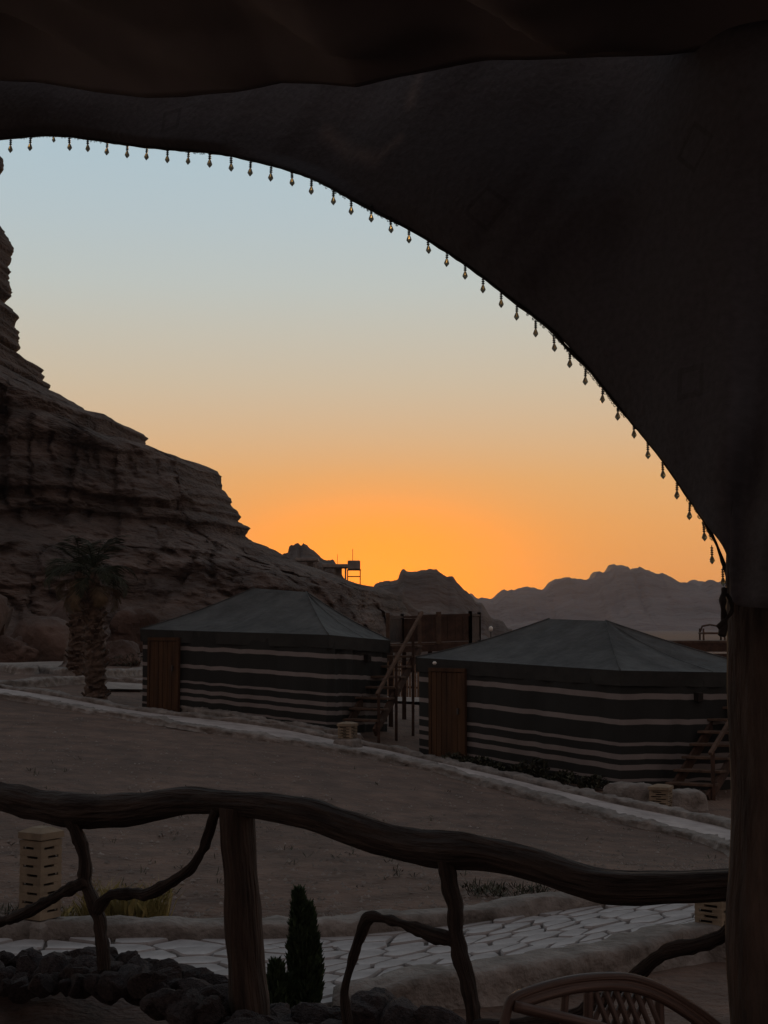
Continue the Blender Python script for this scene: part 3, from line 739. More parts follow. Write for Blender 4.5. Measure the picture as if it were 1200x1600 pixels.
# ------------------------------------------------------------------ timber stairs, decks, fence
def stair(bot, top, wv, n_, label, post_ids=(0, 3, 6)):
    T = thing('wooden_stair', bot, label, 'stairs', 'timber stairs beside the tents')
    d = top - bot; wv = Vector(wv); up = Vector((0, 0, 1))
    for s_ in (-.5, .5):
        MB().bar(bot + wv * s_ - up * .05, top + wv * s_ - up * .05, .05, .2).build('stringer', M['darktimber'], T)
    run = Vector((d.x, d.y, 0)).normalized(); wd = wv.normalized()
    for k in range(n_):
        c = bot + d * ((k + .5) / n_) + up * .08
        rm = Matrix((wd, run, up)).transposed()
        MB().box(c, (wv.length + .12, .26, .045), m=rm, bev=.006).build('tread', M['timber'], T)
    for s_ in (.5,):
        a, b = bot + wv * s_ * 1.14 + up * .72, top + wv * s_ * 1.14 + up * .72
        MB().bar(a, b, .06, .06).build('handrail', M['timber'], T)
        for k in post_ids:
            q = bot + d * ((k + .3) / n_) + wv * s_ * 1.14
            g0 = gz(q.x, q.y) - .08
            MB().bar(Vector((q.x, q.y, g0)), q + up * .70, .06, .06).build('post', M['darktimber'], T)
    return T
stair(P(562, 1140, 30.6), P(634, 1008, 32.6), Vector((.62, -.34, 0)), 8, 'dark timber stair beside the tent by the palms')
stair(P(1075, 1243, 25.6), P(1170, 1085, 27.4), Vector((.62, -.30, 0)), 8, 'dark timber stair between the tent and the timber pillar')

def deck(corner, ux, uy, z, hp, label, panels, n_post=(0, .5, 1)):
    T = thing('timber_deck', Vector((corner.x, corner.y, gz(corner.x, corner.y))), label, 'deck')
    up = Vector((0, 0, 1)); c0 = Vector((corner.x, corner.y, z)); ux, uy = Vector(ux), Vector(uy); xn, yn = ux.normalized(), uy.normalized()
    rm = Matrix((xn, yn, up)).transposed()
    npl = max(4, int(uy.length / .2))
    for k in range(npl):
        MB().box(c0 + ux * .5 + uy * ((k + .5) / npl), (ux.length, uy.length / npl - .012, .05), m=rm).build('deck_plank', M['timber'], T)
    for a in n_post:
        for b in (0.03, .97):
            q = c0 + ux * min(max(a, .03), .97) + uy * b
            g0 = gz(q.x, q.y) - .1
            MB().bar(Vector((q.x, q.y, g0)), q - up * .03, .1, .1).build('post', M['darktimber'], T)
    MB().bar(c0 - up * .1 - ux * .01, c0 + ux * 1.01 - up * .1, .08, .14).build('beam', M['darktimber'], T)
    MB().bar(c0 + uy - up * .1 - ux * .01, c0 + uy + ux * 1.01 - up * .1, .08, .14).build('beam', M['darktimber'], T)
    for (p, q) in panels:
        a = c0 + ux * p[0] + uy * p[1]; b = c0 + ux * q[0] + uy * q[1]
        pn = MB(); pn.bar(a + up * (hp), b + up * hp, .07, .05)
        pn = pn.build('parapet', M['darktimber'], T); MB().bar(a + up * .07, b + up * .07, .05, .05).build('bottom_rail', M['darktimber'], pn); k_ = max(3, int((b - a).length / .16))
        for k in range(k_):
            m_ = a.lerp(b, (k + .5) / k_)
            dirv = (b - a).normalized()
            MB().box(m_ + up * (hp / 2 + .02), ((b - a).length / k_ - .012, .025, hp - .12), m=Matrix((dirv, up.cross(dirv), up)).transposed()).build('board', M['darktimber'], pn)
        for e_ in (a, b): MB().bar(e_ - up * .02, e_ + up * (hp + .08), .08, .08).build('parapet_post', M['timber'], T)
c = P(606, 1008, 33.4); c2 = P(735, 1004, 34.2)
deck(c, c2 - c, Vector((.35, 2.3, 0)), c.z, .64, 'raised timber viewing deck with boarded parapet between the tents', [((0, 1), (1, 1)), ((1, 0), (1, 1)), ((.62, 0), (1, 0)), ((0, 0), (0, 1)), ((.38, 0), (.6, 0))])
c = P(1012, 1003, 36.5); c2 = P(1320, 1003, 37.2)
deck(c, c2 - c, Vector((.3, 3.2, 0)), c.z, .05, 'dark timber deck behind the tent by the pillar', [], (0, .25, .5, .75, 1))
# slatted screen below that deck
S_ = thing('slatted_screen', Vector((c.x, c.y, gz(c.x, c.y))), 'dark slatted screen under the edge of the deck behind the tent', 'screen')
for k in range(7):
    a = c + Vector((0, -.06, -.18 - k * .17)); b = c2 + Vector((0, -.06, -.18 - k * .17))
    MB().bar(a, b, .03, .12).build('slat', M['darktimber'], S_)
MB().bar(Vector((c.x + .1, c.y - .02, gz(c.x, c.y) - .05)), c + Vector((.1, -.02, -.1)), .07, .05).build('post', M['darktimber'], S_)
MB().bar(Vector((c2.x - .1, c2.y - .02, gz(c2.x, c2.y) - .05)), c2 + Vector((-.1, -.02, -.1)), .07, .05).build('post', M['darktimber'], S_)
# bench frame standing on that deck
bp = P(1113, 1002, 38.0); B_ = thing('garden_chair', bp, 'small wooden chair standing on the deck behind the tent', 'chair')
cb = bp + Vector((0, 0, .026))
for sx in (-.27, .27):
    for sy, h in ((-.22, .3), (.22, .3)):
        MB().bar(cb + Vector((sx, sy, 0)), cb + Vector((sx, sy, h)), .04, .04).build('leg', M['timber'], B_)
MB().box(cb + Vector((0, 0, .18)), (.6, .5, .05), bev=.008).build('seat', M['timber'], B_)
MB().tube([cb + Vector((-.27, .22, .2)), cb + Vector((-.2, .24, .36)), cb + Vector((0, .25, .40)), cb + Vector((.2, .24, .36)), cb + Vector((.27, .22, .2))], .025, 6).build('backrest', M['timber'], B_, True)
# picket fence seen between the tents
f0, f1 = G(598, 1064), G(662, 1066)
f0, f1 = P(596, 1064, 48), P(664, 1064, 48)
f0, f1 = onG(f0), onG(f1)
FE = thing('picket_fence', f0, 'tan reed picket fence seen under the deck between the tents', 'fence')
k_ = 16; ftop = P(630, 1036, 48).z
for k in range(k_):
    q = f0.lerp(f1, (k + .5) / k_)
    MB().box((q.x, q.y, (q.z + ftop) / 2 + .02 * n1(k * 3.1)), ((f1 - f0).length / k_ * .62, .03, ftop - q.z + .1), bev=.004).build('picket', M['reed'], FE)
for h in (.3, .8): MB().bar(f0.lerp(f1, -.02) + Vector((0, .035, (ftop - f0.z) * h)), f0.lerp(f1, 1.02) + Vector((0, .035, (ftop - f0.z) * h)), .03, .06).build('fence_rail', M['timber'], FE)
# tiny lamp post behind
lp = P(767, 986, 60); LPt = thing('lamp_post', onG(lp), 'thin lamp post with a pale globe beyond the deck', 'lamp')
MB().tube([onG(lp, -.05), onG(lp) + (lp - onG(lp)) * .5, lp], .03, 6).build('pole', M['metal'], LPt, True)
MB().tube([lp + Vector((0, 0, -.02)), lp + Vector((0, 0, .04)), lp + Vector((0, 0, .13)), lp + Vector((0, 0, .2))], lambda t: .03 + .06 * math.sin(math.pi * t), 8).build('globe', M['bulb'], LPt, True)
# pale post at the cliff foot
q = G(3, 1034); PP = thing('fence_post', q, 'pale square post at the foot of the cliff', 'post')
MB().box(q + Vector((0, 0, .75)), (.2, .2, 1.7), bev=.02).build('shaft', M['timber'], PP)
MB().box(q + Vector((0, 0, 1.62)), (.26, .26, .06), bev=.01).build('cap', M['timber'], PP)

# water tank and shelters on the slope
wt = P(553, 908, 118); WT = thing('water_tank', wt, 'square water tank on a thin scaffold on the skyline', 'water tank')
tb = P(553, 890, 118).z - wt.z; th = P(553, 876, 118).z - P(553, 890, 118).z
mb = MB(); mb.box(wt + Vector((0, 0, tb + th / 2)), (1.0, 1.0, th), bev=.06); mb.build('tank', M['concrete'], WT)
MB().box(wt + Vector((0, 0, tb - .03)), (1.12, 1.12, .06)).build('platform', M['metal'], WT)
for sx in (-.5, .5):
    for sy in (-.5, .5): MB().bar(wt + Vector((sx, sy, -.9)), wt + Vector((sx, sy, tb - .06)), .06, .06).build('leg', M['metal'], WT)
for sy in (-.5, .5): MB().bar(wt + Vector((-.5, sy, tb * .4)), wt + Vector((.5, sy, tb * .4)), .05, .05).build('brace', M['metal'], WT)
MB().tube([wt + Vector((-.1, 0, tb + th - .05)), wt + Vector((-.1, 0, tb + th + .4)), wt + Vector((-.1, 0, tb + th + .95))], .025, 5).build('mast', M['metal'], WT)
def shelter(px0, px1, row, d, label, rowb, mast=False):
    a, b = P(px0, row, d), P(px1, row, d); g0 = P(px0, rowb, d).z; T = thing('flat_roofed_shelter', Vector(((a.x + b.x) / 2, d, g0)), label, 'shelter', 'flat roofed shelters on the slope')
    c_ = (a + b) / 2; ln = (b - a).length
    MB().box(c_ + Vector((0, 1.2, 0)), (ln, 3.0, .28), bev=.03).build('roof', M['concrete'], T)
    for k in (.08, .5, .92):
        q = a.lerp(b, k); MB().bar(Vector((q.x, d + .2, g0 - 1.2)), Vector((q.x, d + .2, c_.z - .14)), .14, .14).build('post', M['concrete'], T)
    MB().box(Vector((c_.x + ln * .1, d + 2.4, (g0 + c_.z) / 2 - .6)), (ln * .3, .15, c_.z - g0 + .9)).build('wall', M['concrete'], T)
    if mast: MB().tube([c_ + Vector((ln * .1, .5, .13)), c_ + Vector((ln * .1, .5, .7)), c_ + Vector((ln * .1, .5, 1.0))], .02, 5).build('mast', M['metal'], T)
shelter(462, 497, 874, 150, 'upper flat roofed shelter below the rocky knob', 892)
shelter(503, 543, 884, 124, 'flat roofed shelter with thin roof slab beside the water tank', 903, True)

# ------------------------------------------------------------------ palms
def frond_mesh(L_, droop, seed, dry=False):
    rs = random.Random(seed); v = []; f = []; n_ = 16; sp = []
    for i in range(n_ + 1):
        t = i / n_; a = 1.25 - droop * t ** 1.3
        sp.append(Vector((sp[-1].x + math.cos(a) * L_ / n_, 0, sp[-1].z + math.sin(a) * L_ / n_)) if i else Vector((0, 0, 0)))
    for i in range(n_):
        b = len(v); w_ = .022 * (1 - i / n_) + .006
        v += [sp[i] + Vector((0, -w_, 0)), sp[i] + Vector((0, w_, 0)), sp[i + 1] + Vector((0, w_ * .9, 0)), sp[i + 1] + Vector((0, -w_ * .9, 0))]; f.append((b, b + 1, b + 2, b + 3))
        if i < 3: continue
        for s_ in (-1, 1):
            for h in (0, .5):
                t = (i + h) / n_; p = sp[i].lerp(sp[i + 1], h); tg = (sp[i + 1] - sp[i]).normalized()
                ll = L_ * .30 * math.sin(math.pi * min(1, .12 + t * .9)) * rs.uniform(.8, 1.1) + .05
                d = (tg * .75 + Vector((0, s_, 0)) * .75 + Vector((0, 0, rs.uniform(-.55, -.1)))).normalized(); b = len(v)
                wv = tg * .016
                v += [p - wv, p + wv, p + d * ll * .6 + wv * .8 + Vector((0, 0, -.02)), p + d * ll + Vector((0, 0, -.1 * ll)), p + d * ll * .6 - wv * .8]; f.append((b, b + 1, b + 2, b + 3, b + 4))
    me = bpy.data.meshes.new('frond'); me.from_pydata([tuple(p) for p in v], [], f); me.materials.append(M['dryfrond'] if dry else M['frond']); me.update(); return me
FM = [frond_mesh(1.9, 1.75, 1), frond_mesh(2.1, 2.4, 2), frond_mesh(1.7, 3.0, 3)]; FD = [frond_mesh(1.3, 3.3, 4, True)]
def palm(base, top, r, label, nfr, seed, lean=0.):
    T = thing('palm_tree', base, label, 'palm tree', 'palms beside the far tent'); rs = random.Random(seed)
    n_ = 42; pts = [base.lerp(top, i / (n_ - 1)) + Vector((lean * math.sin(math.pi * i / n_), 0, -.1 if i == 0 else 0)) for i in range(n_)]
    tr = MB(); seg = 14; rows = []
    for i, p in enumerate(pts):
        t = i / (n_ - 1); rr = r * (1.0 - .22 * t + .14 * max(0, 1 - t * 9) ) * (1 + .10 * ((i % 3) - 1) * .7)
        for k in range(seg):
            a = 2 * math.pi * (k + (.5 if (i // 3) % 2 else 0)) / seg; q = rr * (1 + .13 * rs.uniform(-1, 1)); tr.v.append(p + Vector((math.cos(a) * q, math.sin(a) * q, 0)))
    for i in range(n_ - 1):
        for k in range(seg): tr.face([i * seg + k, i * seg + (k + 1) % seg, (i + 1) * seg + (k + 1) % seg, (i + 1) * seg + k])
    tr.face(list(range((n_ - 1) * seg, n_ * seg)))
    # cut leaf bases
    for i in range(70):
        t = rs.random(); p = base.lerp(top, t); a = rs.uniform(0, 6.28); d = Vector((math.cos(a), math.sin(a), 0)); q = p + d * r * (1 - .2 * t)
        tr.bar(q - d * .04, q + d * .09 + Vector((0, 0, .12)), .09, .035)
    tr.build('trunk', M['palmbark'], T)
    cr = MB(); cr.tube([top + Vector((0, 0, -.25)), top + Vector((0, 0, .1)), top + Vector((0, 0, .4))], lambda t: r * .75 * (1 - t * .7), 10, lump=.3).build('crown', M['palmbark'], T)
    for k in range(nfr):
        me = FM[0] if k < nfr * .4 else (FM[1] if k < nfr * .75 else FM[2])
        link('frond', me, T, top + Vector((0, 0, .25 - .3 * k / nfr)), (rs.uniform(-.15, .15), (-.35 if k < nfr * .3 else .0) + .35 * k / nfr, k * 2.4 + rs.uniform(-.2, .2)), [rs.uniform(.6, .85)] * 3)
    for k in range(6): link('dry_frond', FD[0], T, top + Vector((0, 0, -.1)), (0, .6, k * 1.05 + rs.random()), [rs.uniform(.7, 1)] * 3)
    return T
b0 = G(150, 1096); palm(b0, P(146, 915, b0.y), .24, 'nearer thick-trunked palm with drooping fronds beside the far tent', 17, 5)
b1 = G(118, 1056); palm(b1, P(124, 905, b1.y), .25, 'farther palm partly behind the thick-trunked palm', 14, 9)

# ------------------------------------------------------------------ bollards
def bollard(c, wd, ht, label, rz, ped=.1):
    T = thing('bollard_light', c, label, 'bollard', 'slotted stone bollards along the paths'); rm = Matrix.Rotation(rz, 3, 'Z'); up = Vector((0, 0, 1)); X_, Y_ = rm @ Vector((1, 0, 0)), rm @ Vector((0, 1, 0))
    mb = MB()
    for (z0, z1, w0, w1) in ((-.12, ped, wd * 1.55, wd * 1.12),):
        b = len(mb.v)
        for z_, ww in ((z0, w0), (z0 * .2 + z1 * .8, w0 * .9), (z1, w1)):
            for sx, sy in ((-1, -1), (1, -1), (1, 1), (-1, 1)): mb.v.append(c + X_ * sx * ww / 2 + Y_ * sy * ww / 2 + up * z_)
        for r_ in range(2):
            for q in range(4): mb.face([b + r_ * 4 + q, b + r_ * 4 + (q + 1) % 4, b + r_ * 4 + 4 + (q + 1) % 4, b + r_ * 4 + 4 + q])
        mb.face([b + 8, b + 9, b + 10, b + 11])
    mb.build('pedestal', M['kerb'], T)
    nc = 9; gap = .017; ch = (ht - ped) / nc
    MB().box(c + up * (ped + (ht - ped) / 2), (wd * .7, wd * .7, ht - ped - .01), rz).build('core', M['void'], T)
    for k in range(nc):
        z_ = ped + ch * (k + .5)
        MB().box(c + up * z_, (wd, wd, ch - gap), rz + random.uniform(-.006, .006), bev=.002).build('brick', M['brick'], T)
        if k < nc - 1:
            zz = ped + ch * (k + 1); sgn = 1 if k % 2 else -1; mb = MB()
            # filled half of each joint, open slot in the other half
            for ax, bx in ((X_, Y_), (Y_, X_)):
                for side in (-1, 1):
                    mb.box(c + up * zz + bx * side * (wd / 2 - .017) + ax * sgn * wd * .32, (wd * .35 if ax is X_ else .030, .030 if ax is X_ else wd * .35, gap + .004), rz)
                    mb.box(c + up * zz + bx * side * (wd / 2 - .017) - ax * sgn * wd * .455, (wd * .08 if ax is X_ else .028, .028 if ax is X_ else wd * .08, gap + .003), rz)
            tag(mb.build('joint', M['brick'], T), kind='stuff')
    mb = MB(); b = 0; cw = wd * 1.10
    for z_, ww in ((ht, cw), (ht + .045, cw), (ht + .075, cw * .45)):
        for sx, sy in ((-1, -1), (1, -1), (1, 1), (-1, 1)): mb.v.append(c + X_ * sx * ww / 2 + Y_ * sy * ww / 2 + up * z_)
    for r_ in range(2):
        for q in range(4): mb.face([r_ * 4 + q, r_ * 4 + (q + 1) % 4, r_ * 4 + 4 + (q + 1) % 4, r_ * 4 + 4 + q])
    mb.face([8, 9, 10, 11]); mb.face([3, 2, 1, 0]); mb.build('cap', M['brick'], T)
    return T
bc = P(62, 1440, 10.35)
bollard(bc, .20, P(62, 1309, 10.35).z - bc.z, 'slotted stone bollard on the kerb next to the dry grass', R(-32), .02)
bc = P(1118, 1458, 10.1)
bollard(bc, .20, .33, 'slotted stone bollard on the kerb half hidden by the timber pillar', R(-40), .02)
MB().box(P(1118, 1500, 10.05), (.46, .4, .42), R(-15), bev=.05).build('kerb', M['kerb']); tag(bpy.data.objects[-1] if False else col.objects[-1], 'squared kerb block carrying the bollard by the pillar', kind='structure')
bc = P(1033, 1270, 23.7); bollard(bc, .30, P(1033, 1233, 23.7).z - bc.z, 'slotted stone bollard at the low wall in front of the tent stair', R(-25), .05)
bc = P(543, 1158, 28.6); bollard(bc, .28, P(543, 1134, 28.6).z - bc.z, 'slotted stone bollard at the foot of the far tent stair', R(-25), .05)

# ------------------------------------------------------------------ plants
def cypress(base, shoots, label, seed):
    T = thing('cypress_shrub', base, label, 'shrub', 'young cypress shrubs by the path'); rs = random.Random(seed)
    for (dx, dy, h, r) in shoots:
        b = base + Vector((dx, dy, 0)); MB().tube([b - Vector((0, 0, .08)), b + Vector((0, 0, h * .5)), b + Vector((.01, 0, h * .93))], lambda t: .014 * (1 - t * .8), 6).build('trunk', M['stem'], T)
        v = []; f = []
        for i in range(int(2600 * h)):
            t = rs.random() ** .8; a = rs.uniform(0, 6.28)
            prof = r * (min(1, .55 + t * 2.2) * (1 - t ** 4) ** .6) * (1 + .55 * n1(math.cos(a) * 1.4 + seed, math.sin(a) * 1.4 + t * 7.0, dx * 30))
            rr = prof * math.sqrt(rs.uniform(.12, 1)); p = b + Vector((math.cos(a) * rr, math.sin(a) * rr, .02 + t * h * .97))
            d = Vector((math.cos(a + rs.uniform(-.7, .7)) * .65, math.sin(a + rs.uniform(-.7, .7)) * .65, 1 + rs.uniform(-.2, .4))).normalized()
            ll = rs.uniform(.035, .075); s_ = d.cross(Vector((rs.uniform(-1, 1), rs.uniform(-1, 1), .2))).normalized() * rs.uniform(.005, .010); k = len(v)
            v += [p - s_ * .5, p + s_ * .5, p + d * ll * .6 + s_, p + d * ll, p + d * ll * .6 - s_]; f.append((k, k + 1, k + 2, k + 3, k + 4))
        mb = MB(); mb.v = v; mb.f = f; mb.uv = [None] * len(f); mb.build('crown', M['cypress'], T)
cb = G(474, 1590); cypress(cb, [(-.03, 0, .67, .036), (.02, .02, .59, .040), (.05, .0, .42, .036), (-.02, .03, .50, .038), (.015, -.03, .28, .046)], 'taller young cypress shrub beside the railing post', 3)
cb2 = G(430, 1596); cypress(cb2, [(0, 0, .29, .042), (.06, .02, .20, .035)], 'short young cypress shoot next to the taller cypress', 11)

def tuft(name, base, n_, h, sp, m, label, cat, seed, group, wdt=.004):
    rs = random.Random(seed); mb = MB()
    T = thing(name, base, label, cat, group)
    for i in range(n_):
        a = rs.uniform(0, 6.28); r_ = sp * math.sqrt(rs.random()); p = base + Vector((math.cos(a) * r_ * 1.5, math.sin(a) * r_ * .7, -.02)); p.z = gz(p.x, p.y) - .02
        d = Vector((rs.uniform(-.45, .45), rs.uniform(-.45, .45), 1)).normalized(); hh = h * rs.uniform(.45, 1.1); s_ = Vector((math.cos(a), math.sin(a), 0)) * wdt; k = len(mb.v)
        bend = Vector((rs.uniform(-.3, .3), rs.uniform(-.3, .3), -.1)) * hh
        mb.v += [p - s_, p + s_, p + d * hh * .6 + s_ * .7, p + d * hh + bend, p + d * hh * .6 - s_ * .7]; mb.face((k, k + 1, k + 2, k + 3, k + 4))
    mb.build('blades', m, T); return T
q = FARE[2] + Vector((0, .55, 0))
tuft('dry_grass', onG(P(198, 1440, 10.9)), 700, .40, .20, M['grass'], 'dense yellow-green grass tuft behind the kerb by the railing', 'grass', 3, 'grass tufts behind the kerb')
tuft('dry_grass', onG(P(125, 1440, 10.95)), 160, .22, .14, M['grass'], 'sparse dry grass tuft beside the slotted bollard', 'grass', 5, 'grass tufts behind the kerb')
def bush(base, r_, h, label, seed, m=None, group='shrubs in front of the tent'):
    T = thing('low_shrub', base, label, 'shrub', group); rs = random.Random(seed); mb = MB()
    for k in range(5):
        a = rs.uniform(0, 6.28); MB().tube([base - Vector((0, 0, .05)), base + Vector((math.cos(a) * r_ * .3, math.sin(a) * r_ * .3, h * .4)), base + Vector((math.cos(a) * r_ * .6, math.sin(a) * r_ * .6, h * .8))], .012, 5).build('stem', M['stem'], T)
    for i in range(420):
        a = rs.uniform(0, 6.28); t = rs.random(); rr = r_ * math.sqrt(rs.random()) * (.5 + math.sin(math.pi * min(1, t * .8 + .15)) * .6) * (1 + .35 * n1(a * 1.4, t * 3, seed))
        p = base + Vector((math.cos(a) * rr, math.sin(a) * rr, t * h * (1 + .25 * n1(a, seed)))); d = Vector((rs.uniform(-1, 1), rs.uniform(-1, 1), rs.uniform(-.1, 1))).normalized(); s_ = d.cross(Vector((0, .3, 1))).normalized() * .022; ll = rs.uniform(.05, .11); k = len(mb.v)
        mb.v += [p, p + d * ll * .5 + s_, p + d * ll, p + d * ll * .5 - s_]; mb.face((k, k + 1, k + 2, k + 3))
    mb.build('crown', m or M['weed'], T)
for i, (px, py, r_, h, lb) in enumerate(((712, 1186, .3, .22, 'low dark shrub at the foot of the wooden door'), (745, 1193, .34, .24, 'wide low shrub beside the tent door planting'), (812, 1210, .22, .30, 'small dark bush in the tent planting'),
        (842, 1216, .24, .42, 'tallest bush in the planting along the tent wall'), (880, 1226, .3, .24, 'low shrub in the planting beyond the tallest bush'), (925, 1236, .3, .28, 'grey shrub by the tent corner'), (775, 1201, .25, .18, 'thin low shrub in the middle of the tent planting'))):
    p = P(px, py, 25.6 + (970 - px) * .0098); p = onG(p); bush(p, r_ * .85, h * .75, lb, i * 5 + 1)
bush(onG(P(205, 1040, 58)), .8, .55, 'dark low bush at the cliff foot', 61, group='shrubs at the cliff foot')

# pebbles, clods and weeds of the yard
rs = random.Random(5); mb = MB()
for i in range(4500):
    y = 11.2 + 19 * rs.random() ** 1.6; x = rs.uniform(-.29, .29) * y
    z = gz(x, y); s_ = rs.uniform(.008, .028) * (1.6 if rs.random() < .06 else 1); k = len(mb.v)
    for (a, b_, c_) in ((1, 0, 0), (0, 1, 0), (-1, 0, 0), (0, -1, 0), (0, 0, .8)): mb.v.append(Vector((x + a * s_ * rs.uniform(.6, 1.3), y + b_ * s_ * rs.uniform(.6, 1.3), z + c_ * s_ + .0)))
    for q in ((0, 1, 4), (1, 2, 4), (2, 3, 4), (3, 0, 4)): mb.face([k + t for t in q])
o = mb.build('gravel', M['kerb']); tag(o, 'loose small stones scattered over the sandy yard', kind='stuff')
rs = random.Random(15); mb = MB()
for i in range(260):
    if i < 90: px, py = rs.uniform(730, 860), rs.uniform(1384, 1402)
    elif i < 160: px, py = rs.uniform(-20, 260), rs.uniform(1418, 1434)
    else: px, py = rs.uniform(0, 1130), rs.uniform(1180, 1400)
    if py < 1190 + (px - 560) * .2 : continue
    b = G(px, py)
    for k_ in range(rs.randint(3, 9)):
        p = b + Vector((rs.uniform(-.05, .05), rs.uniform(-.05, .05), -.01)); d = Vector((rs.uniform(-1, 1), rs.uniform(-1, 1), rs.uniform(.2, 1))).normalized(); ll = rs.uniform(.03, .10); s_ = d.cross(Vector((0, .2, 1))).normalized() * .008; k = len(mb.v)
        mb.v += [p - s_ * .4, p + s_ * .4, p + d * ll * .6 + s_, p + d * ll]; mb.face((k, k + 1, k + 2, k + 3))
o = mb.build('weeds', M['weed']); tag(o, 'sparse dry weeds growing in the sandy yard', kind='stuff')

# ------------------------------------------------------------------ terrace
PL, PR = P(0, 1243, 4.7), P(1140, 1382, 3.05)
pd = Vector((PR.x - PL.x, PR.y - PL.y, 0)).normalized(); pn = Vector((pd.y, -pd.x, 0))   # pn points to the viewer
def W(px, py, off=0.0):
    d = ray(px, py); o0 = Vector((PL.x, PL.y, 0)) + pn * off
    t = (o0.x * pd.y - o0.y * pd.x) / (d.x * pd.y - d.y * pd.x)
    return Vector((d.x * t, d.y * t, CZ + d.z * t))
FZ = CZ - 1.55
e0, e1 = Vector((PL.x, PL.y, FZ)) - pd * 4 - pn * .45, Vector((PR.x, PR.y, FZ)) + pd * 2.5 - pn * .30
mb = MB()
b = [e0, e1, Vector((e1.x, -3.5, FZ)), Vector((e0.x, -3.5, FZ))]
mb.v = [*b, *[p - Vector((0, 0, 1.2)) for p in b]]
mb.face((3, 2, 1, 0)); mb.face((4, 5, 6, 7))
for q in range(4): mb.face((q, (q + 1) % 4, 4 + (q + 1) % 4, 4 + q))
tag(mb.build('terrace_floor', M['soil']), 'earthen terrace floor under the tented canopy', kind='structure')
# raised earth bed inside the rock border
mb = MB(); g = []; nu, nv = 60, 30
for i in range(nu):
    for j in range(nv):
        s_ = -3.0 + 4.4 * i / (nu - 1); off = -.42 + 1.3 * j / (nv - 1)
        p = Vector((PL.x, PL.y, 0)) + pd * s_ + pn * off
        h = .42 - .26 * max(0, min(1, (s_ - .55) / .75)); k = min(1, max(0, (1.25 - s_) / .3)); edge = min(1, max(0, (off + .43) / .12)) * min(1, max(0, (.9 - off) / .25))
        p.z = FZ - .03 + (h * k * edge) + .015 * n1(p.x * 5, p.y * 5) + .006 * n1(p.x * 19, p.y * 19); g.append(p)
mb.grid(g, nu, nv); o = mb.build('soil_bed', M['soil'], None, True); o.data.flip_normals(); tag(o, 'dark raised earth bed behind the rock border', kind='structure')
RBd = thing('rock_border', Vector((PL.x, PL.y, FZ)) + pd * .6, 'rough border of dark piled rocks along the terrace edge under the railing', 'rock border')
rs = random.Random(8); RM = []
for k in range(9):
    me = rock_mesh(k * 3.7, 3, rs.uniform(.65, 1), rs.uniform(.6, .9), .35, True); me.materials.append(M['rock']); RM.append(me)
def rk(px, py, off, r_):
    p = W(px, py, off); link('rock', RM[rs.randrange(9)], RBd, p, (rs.uniform(-.4, .4), rs.uniform(-.4, .4), rs.uniform(0, 6.28)), (r_ * rs.uniform(.9, 1.4), r_, r_ * rs.uniform(.75, 1.1)))
line = [(-80, 1504), (60, 1502), (180, 1500), (240, 1516), (300, 1532), (360, 1556), (420, 1582), (500, 1596), (600, 1602), (690, 1612)]
for i in range(48):
    t = i / 47; px = -80 + 770 * t; py = np.interp(px, [a for a, b in line], [b for a, b in line])
    rk(px + rs.uniform(-8, 8), py + rs.uniform(-4, 5), -.20 + rs.uniform(-.06, .06), rs.uniform(.03, .06))
for i in range(46):
    t = i / 45; px = -80 + 640 * t; py = np.interp(px, [a for a, b in line], [b for a, b in line])
    rk(px + rs.uniform(-10, 10), py + 24 + rs.uniform(-6, 8), -.06 + rs.uniform(-.06, .06), rs.uniform(.045, .08))
for i in range(22):
    t = i / 21; px = 250 + 230 * t; py = np.interp(px, [a for a, b in line], [b for a, b in line])
    rk(px + rs.uniform(-10, 10), py + 48 + rs.uniform(-8, 8), .10 + rs.uniform(-.06, .06), rs.uniform(.04, .08))
for i in range(22):
    rk(-70 + 15.5 * i + rs.uniform(-6, 6), 1541 + rs.uniform(-5, 5), .05 + rs.uniform(-.03, .04), rs.uniform(.035, .06))
for (px, py, r_) in ((585, 1590, .10), (640, 1596, .09), (545, 1600, .07), (690, 1612, .08), (500, 1604, .10)): rk(px, py, -.12, r_)

# railing of rough logs
RL = thing('log_railing', Vector((PL.x, PL.y, FZ)) + pd * 1.2, 'rustic railing of a crooked log rail with bent branches below', 'railing')
pts = spline([W(*a) for a in ((-900, 1200), (-720, 1212), (-560, 1196), (-380, 1214), (-180, 1222), (-60, 1235), (0, 1243), (90, 1262), (190, 1266), (290, 1252), (365, 1256), (430, 1262), (500, 1276), (560, 1298), (640, 1322), (700, 1329), (760, 1333), (840, 1353), (900, 1373), (960, 1384), (1040, 1385), (1110, 1382), (1190, 1378))], 480)
MB().tube(pts, lambda t: .052 + .004 * math.sin(t * 37) - .017 * max(0, t * 1.8 - .8), 28, lump=.13, lf=7.5, ridge=.16).build('top_rail', M['rail'], RL, True)
def branch(name, ps, r0, r1, off=0., n_=120, seed=0., lump=.34, m=None, lf=24):
    MB().tube(spline([W(a, b, off) for a, b in ps], n_), lambda t: r0 + (r1 - r0) * t, 14, lump=lump, lf=lf, seed=seed, ridge=.12).build(name, m or M['rail'], RL, True)
branch('post', [(370, 1262), (371, 1310), (378, 1380), (380, 1450), (384, 1520), (390, 1590), (392, 1640)], .046, .054, 0, 160, 3, .10, M['bark'], 9)
branch('branch', [(102, 1268), (120, 1300), (133, 1340), (133, 1378), (146, 1412), (155, 1440), (162, 1482), (164, 1515)], .019, .019, .02, seed=1)
branch('branch', [(-90, 1448), (-20, 1442), (20, 1435), (70, 1410), (110, 1388), (134, 1376)], .016, .017, .03, seed=5)
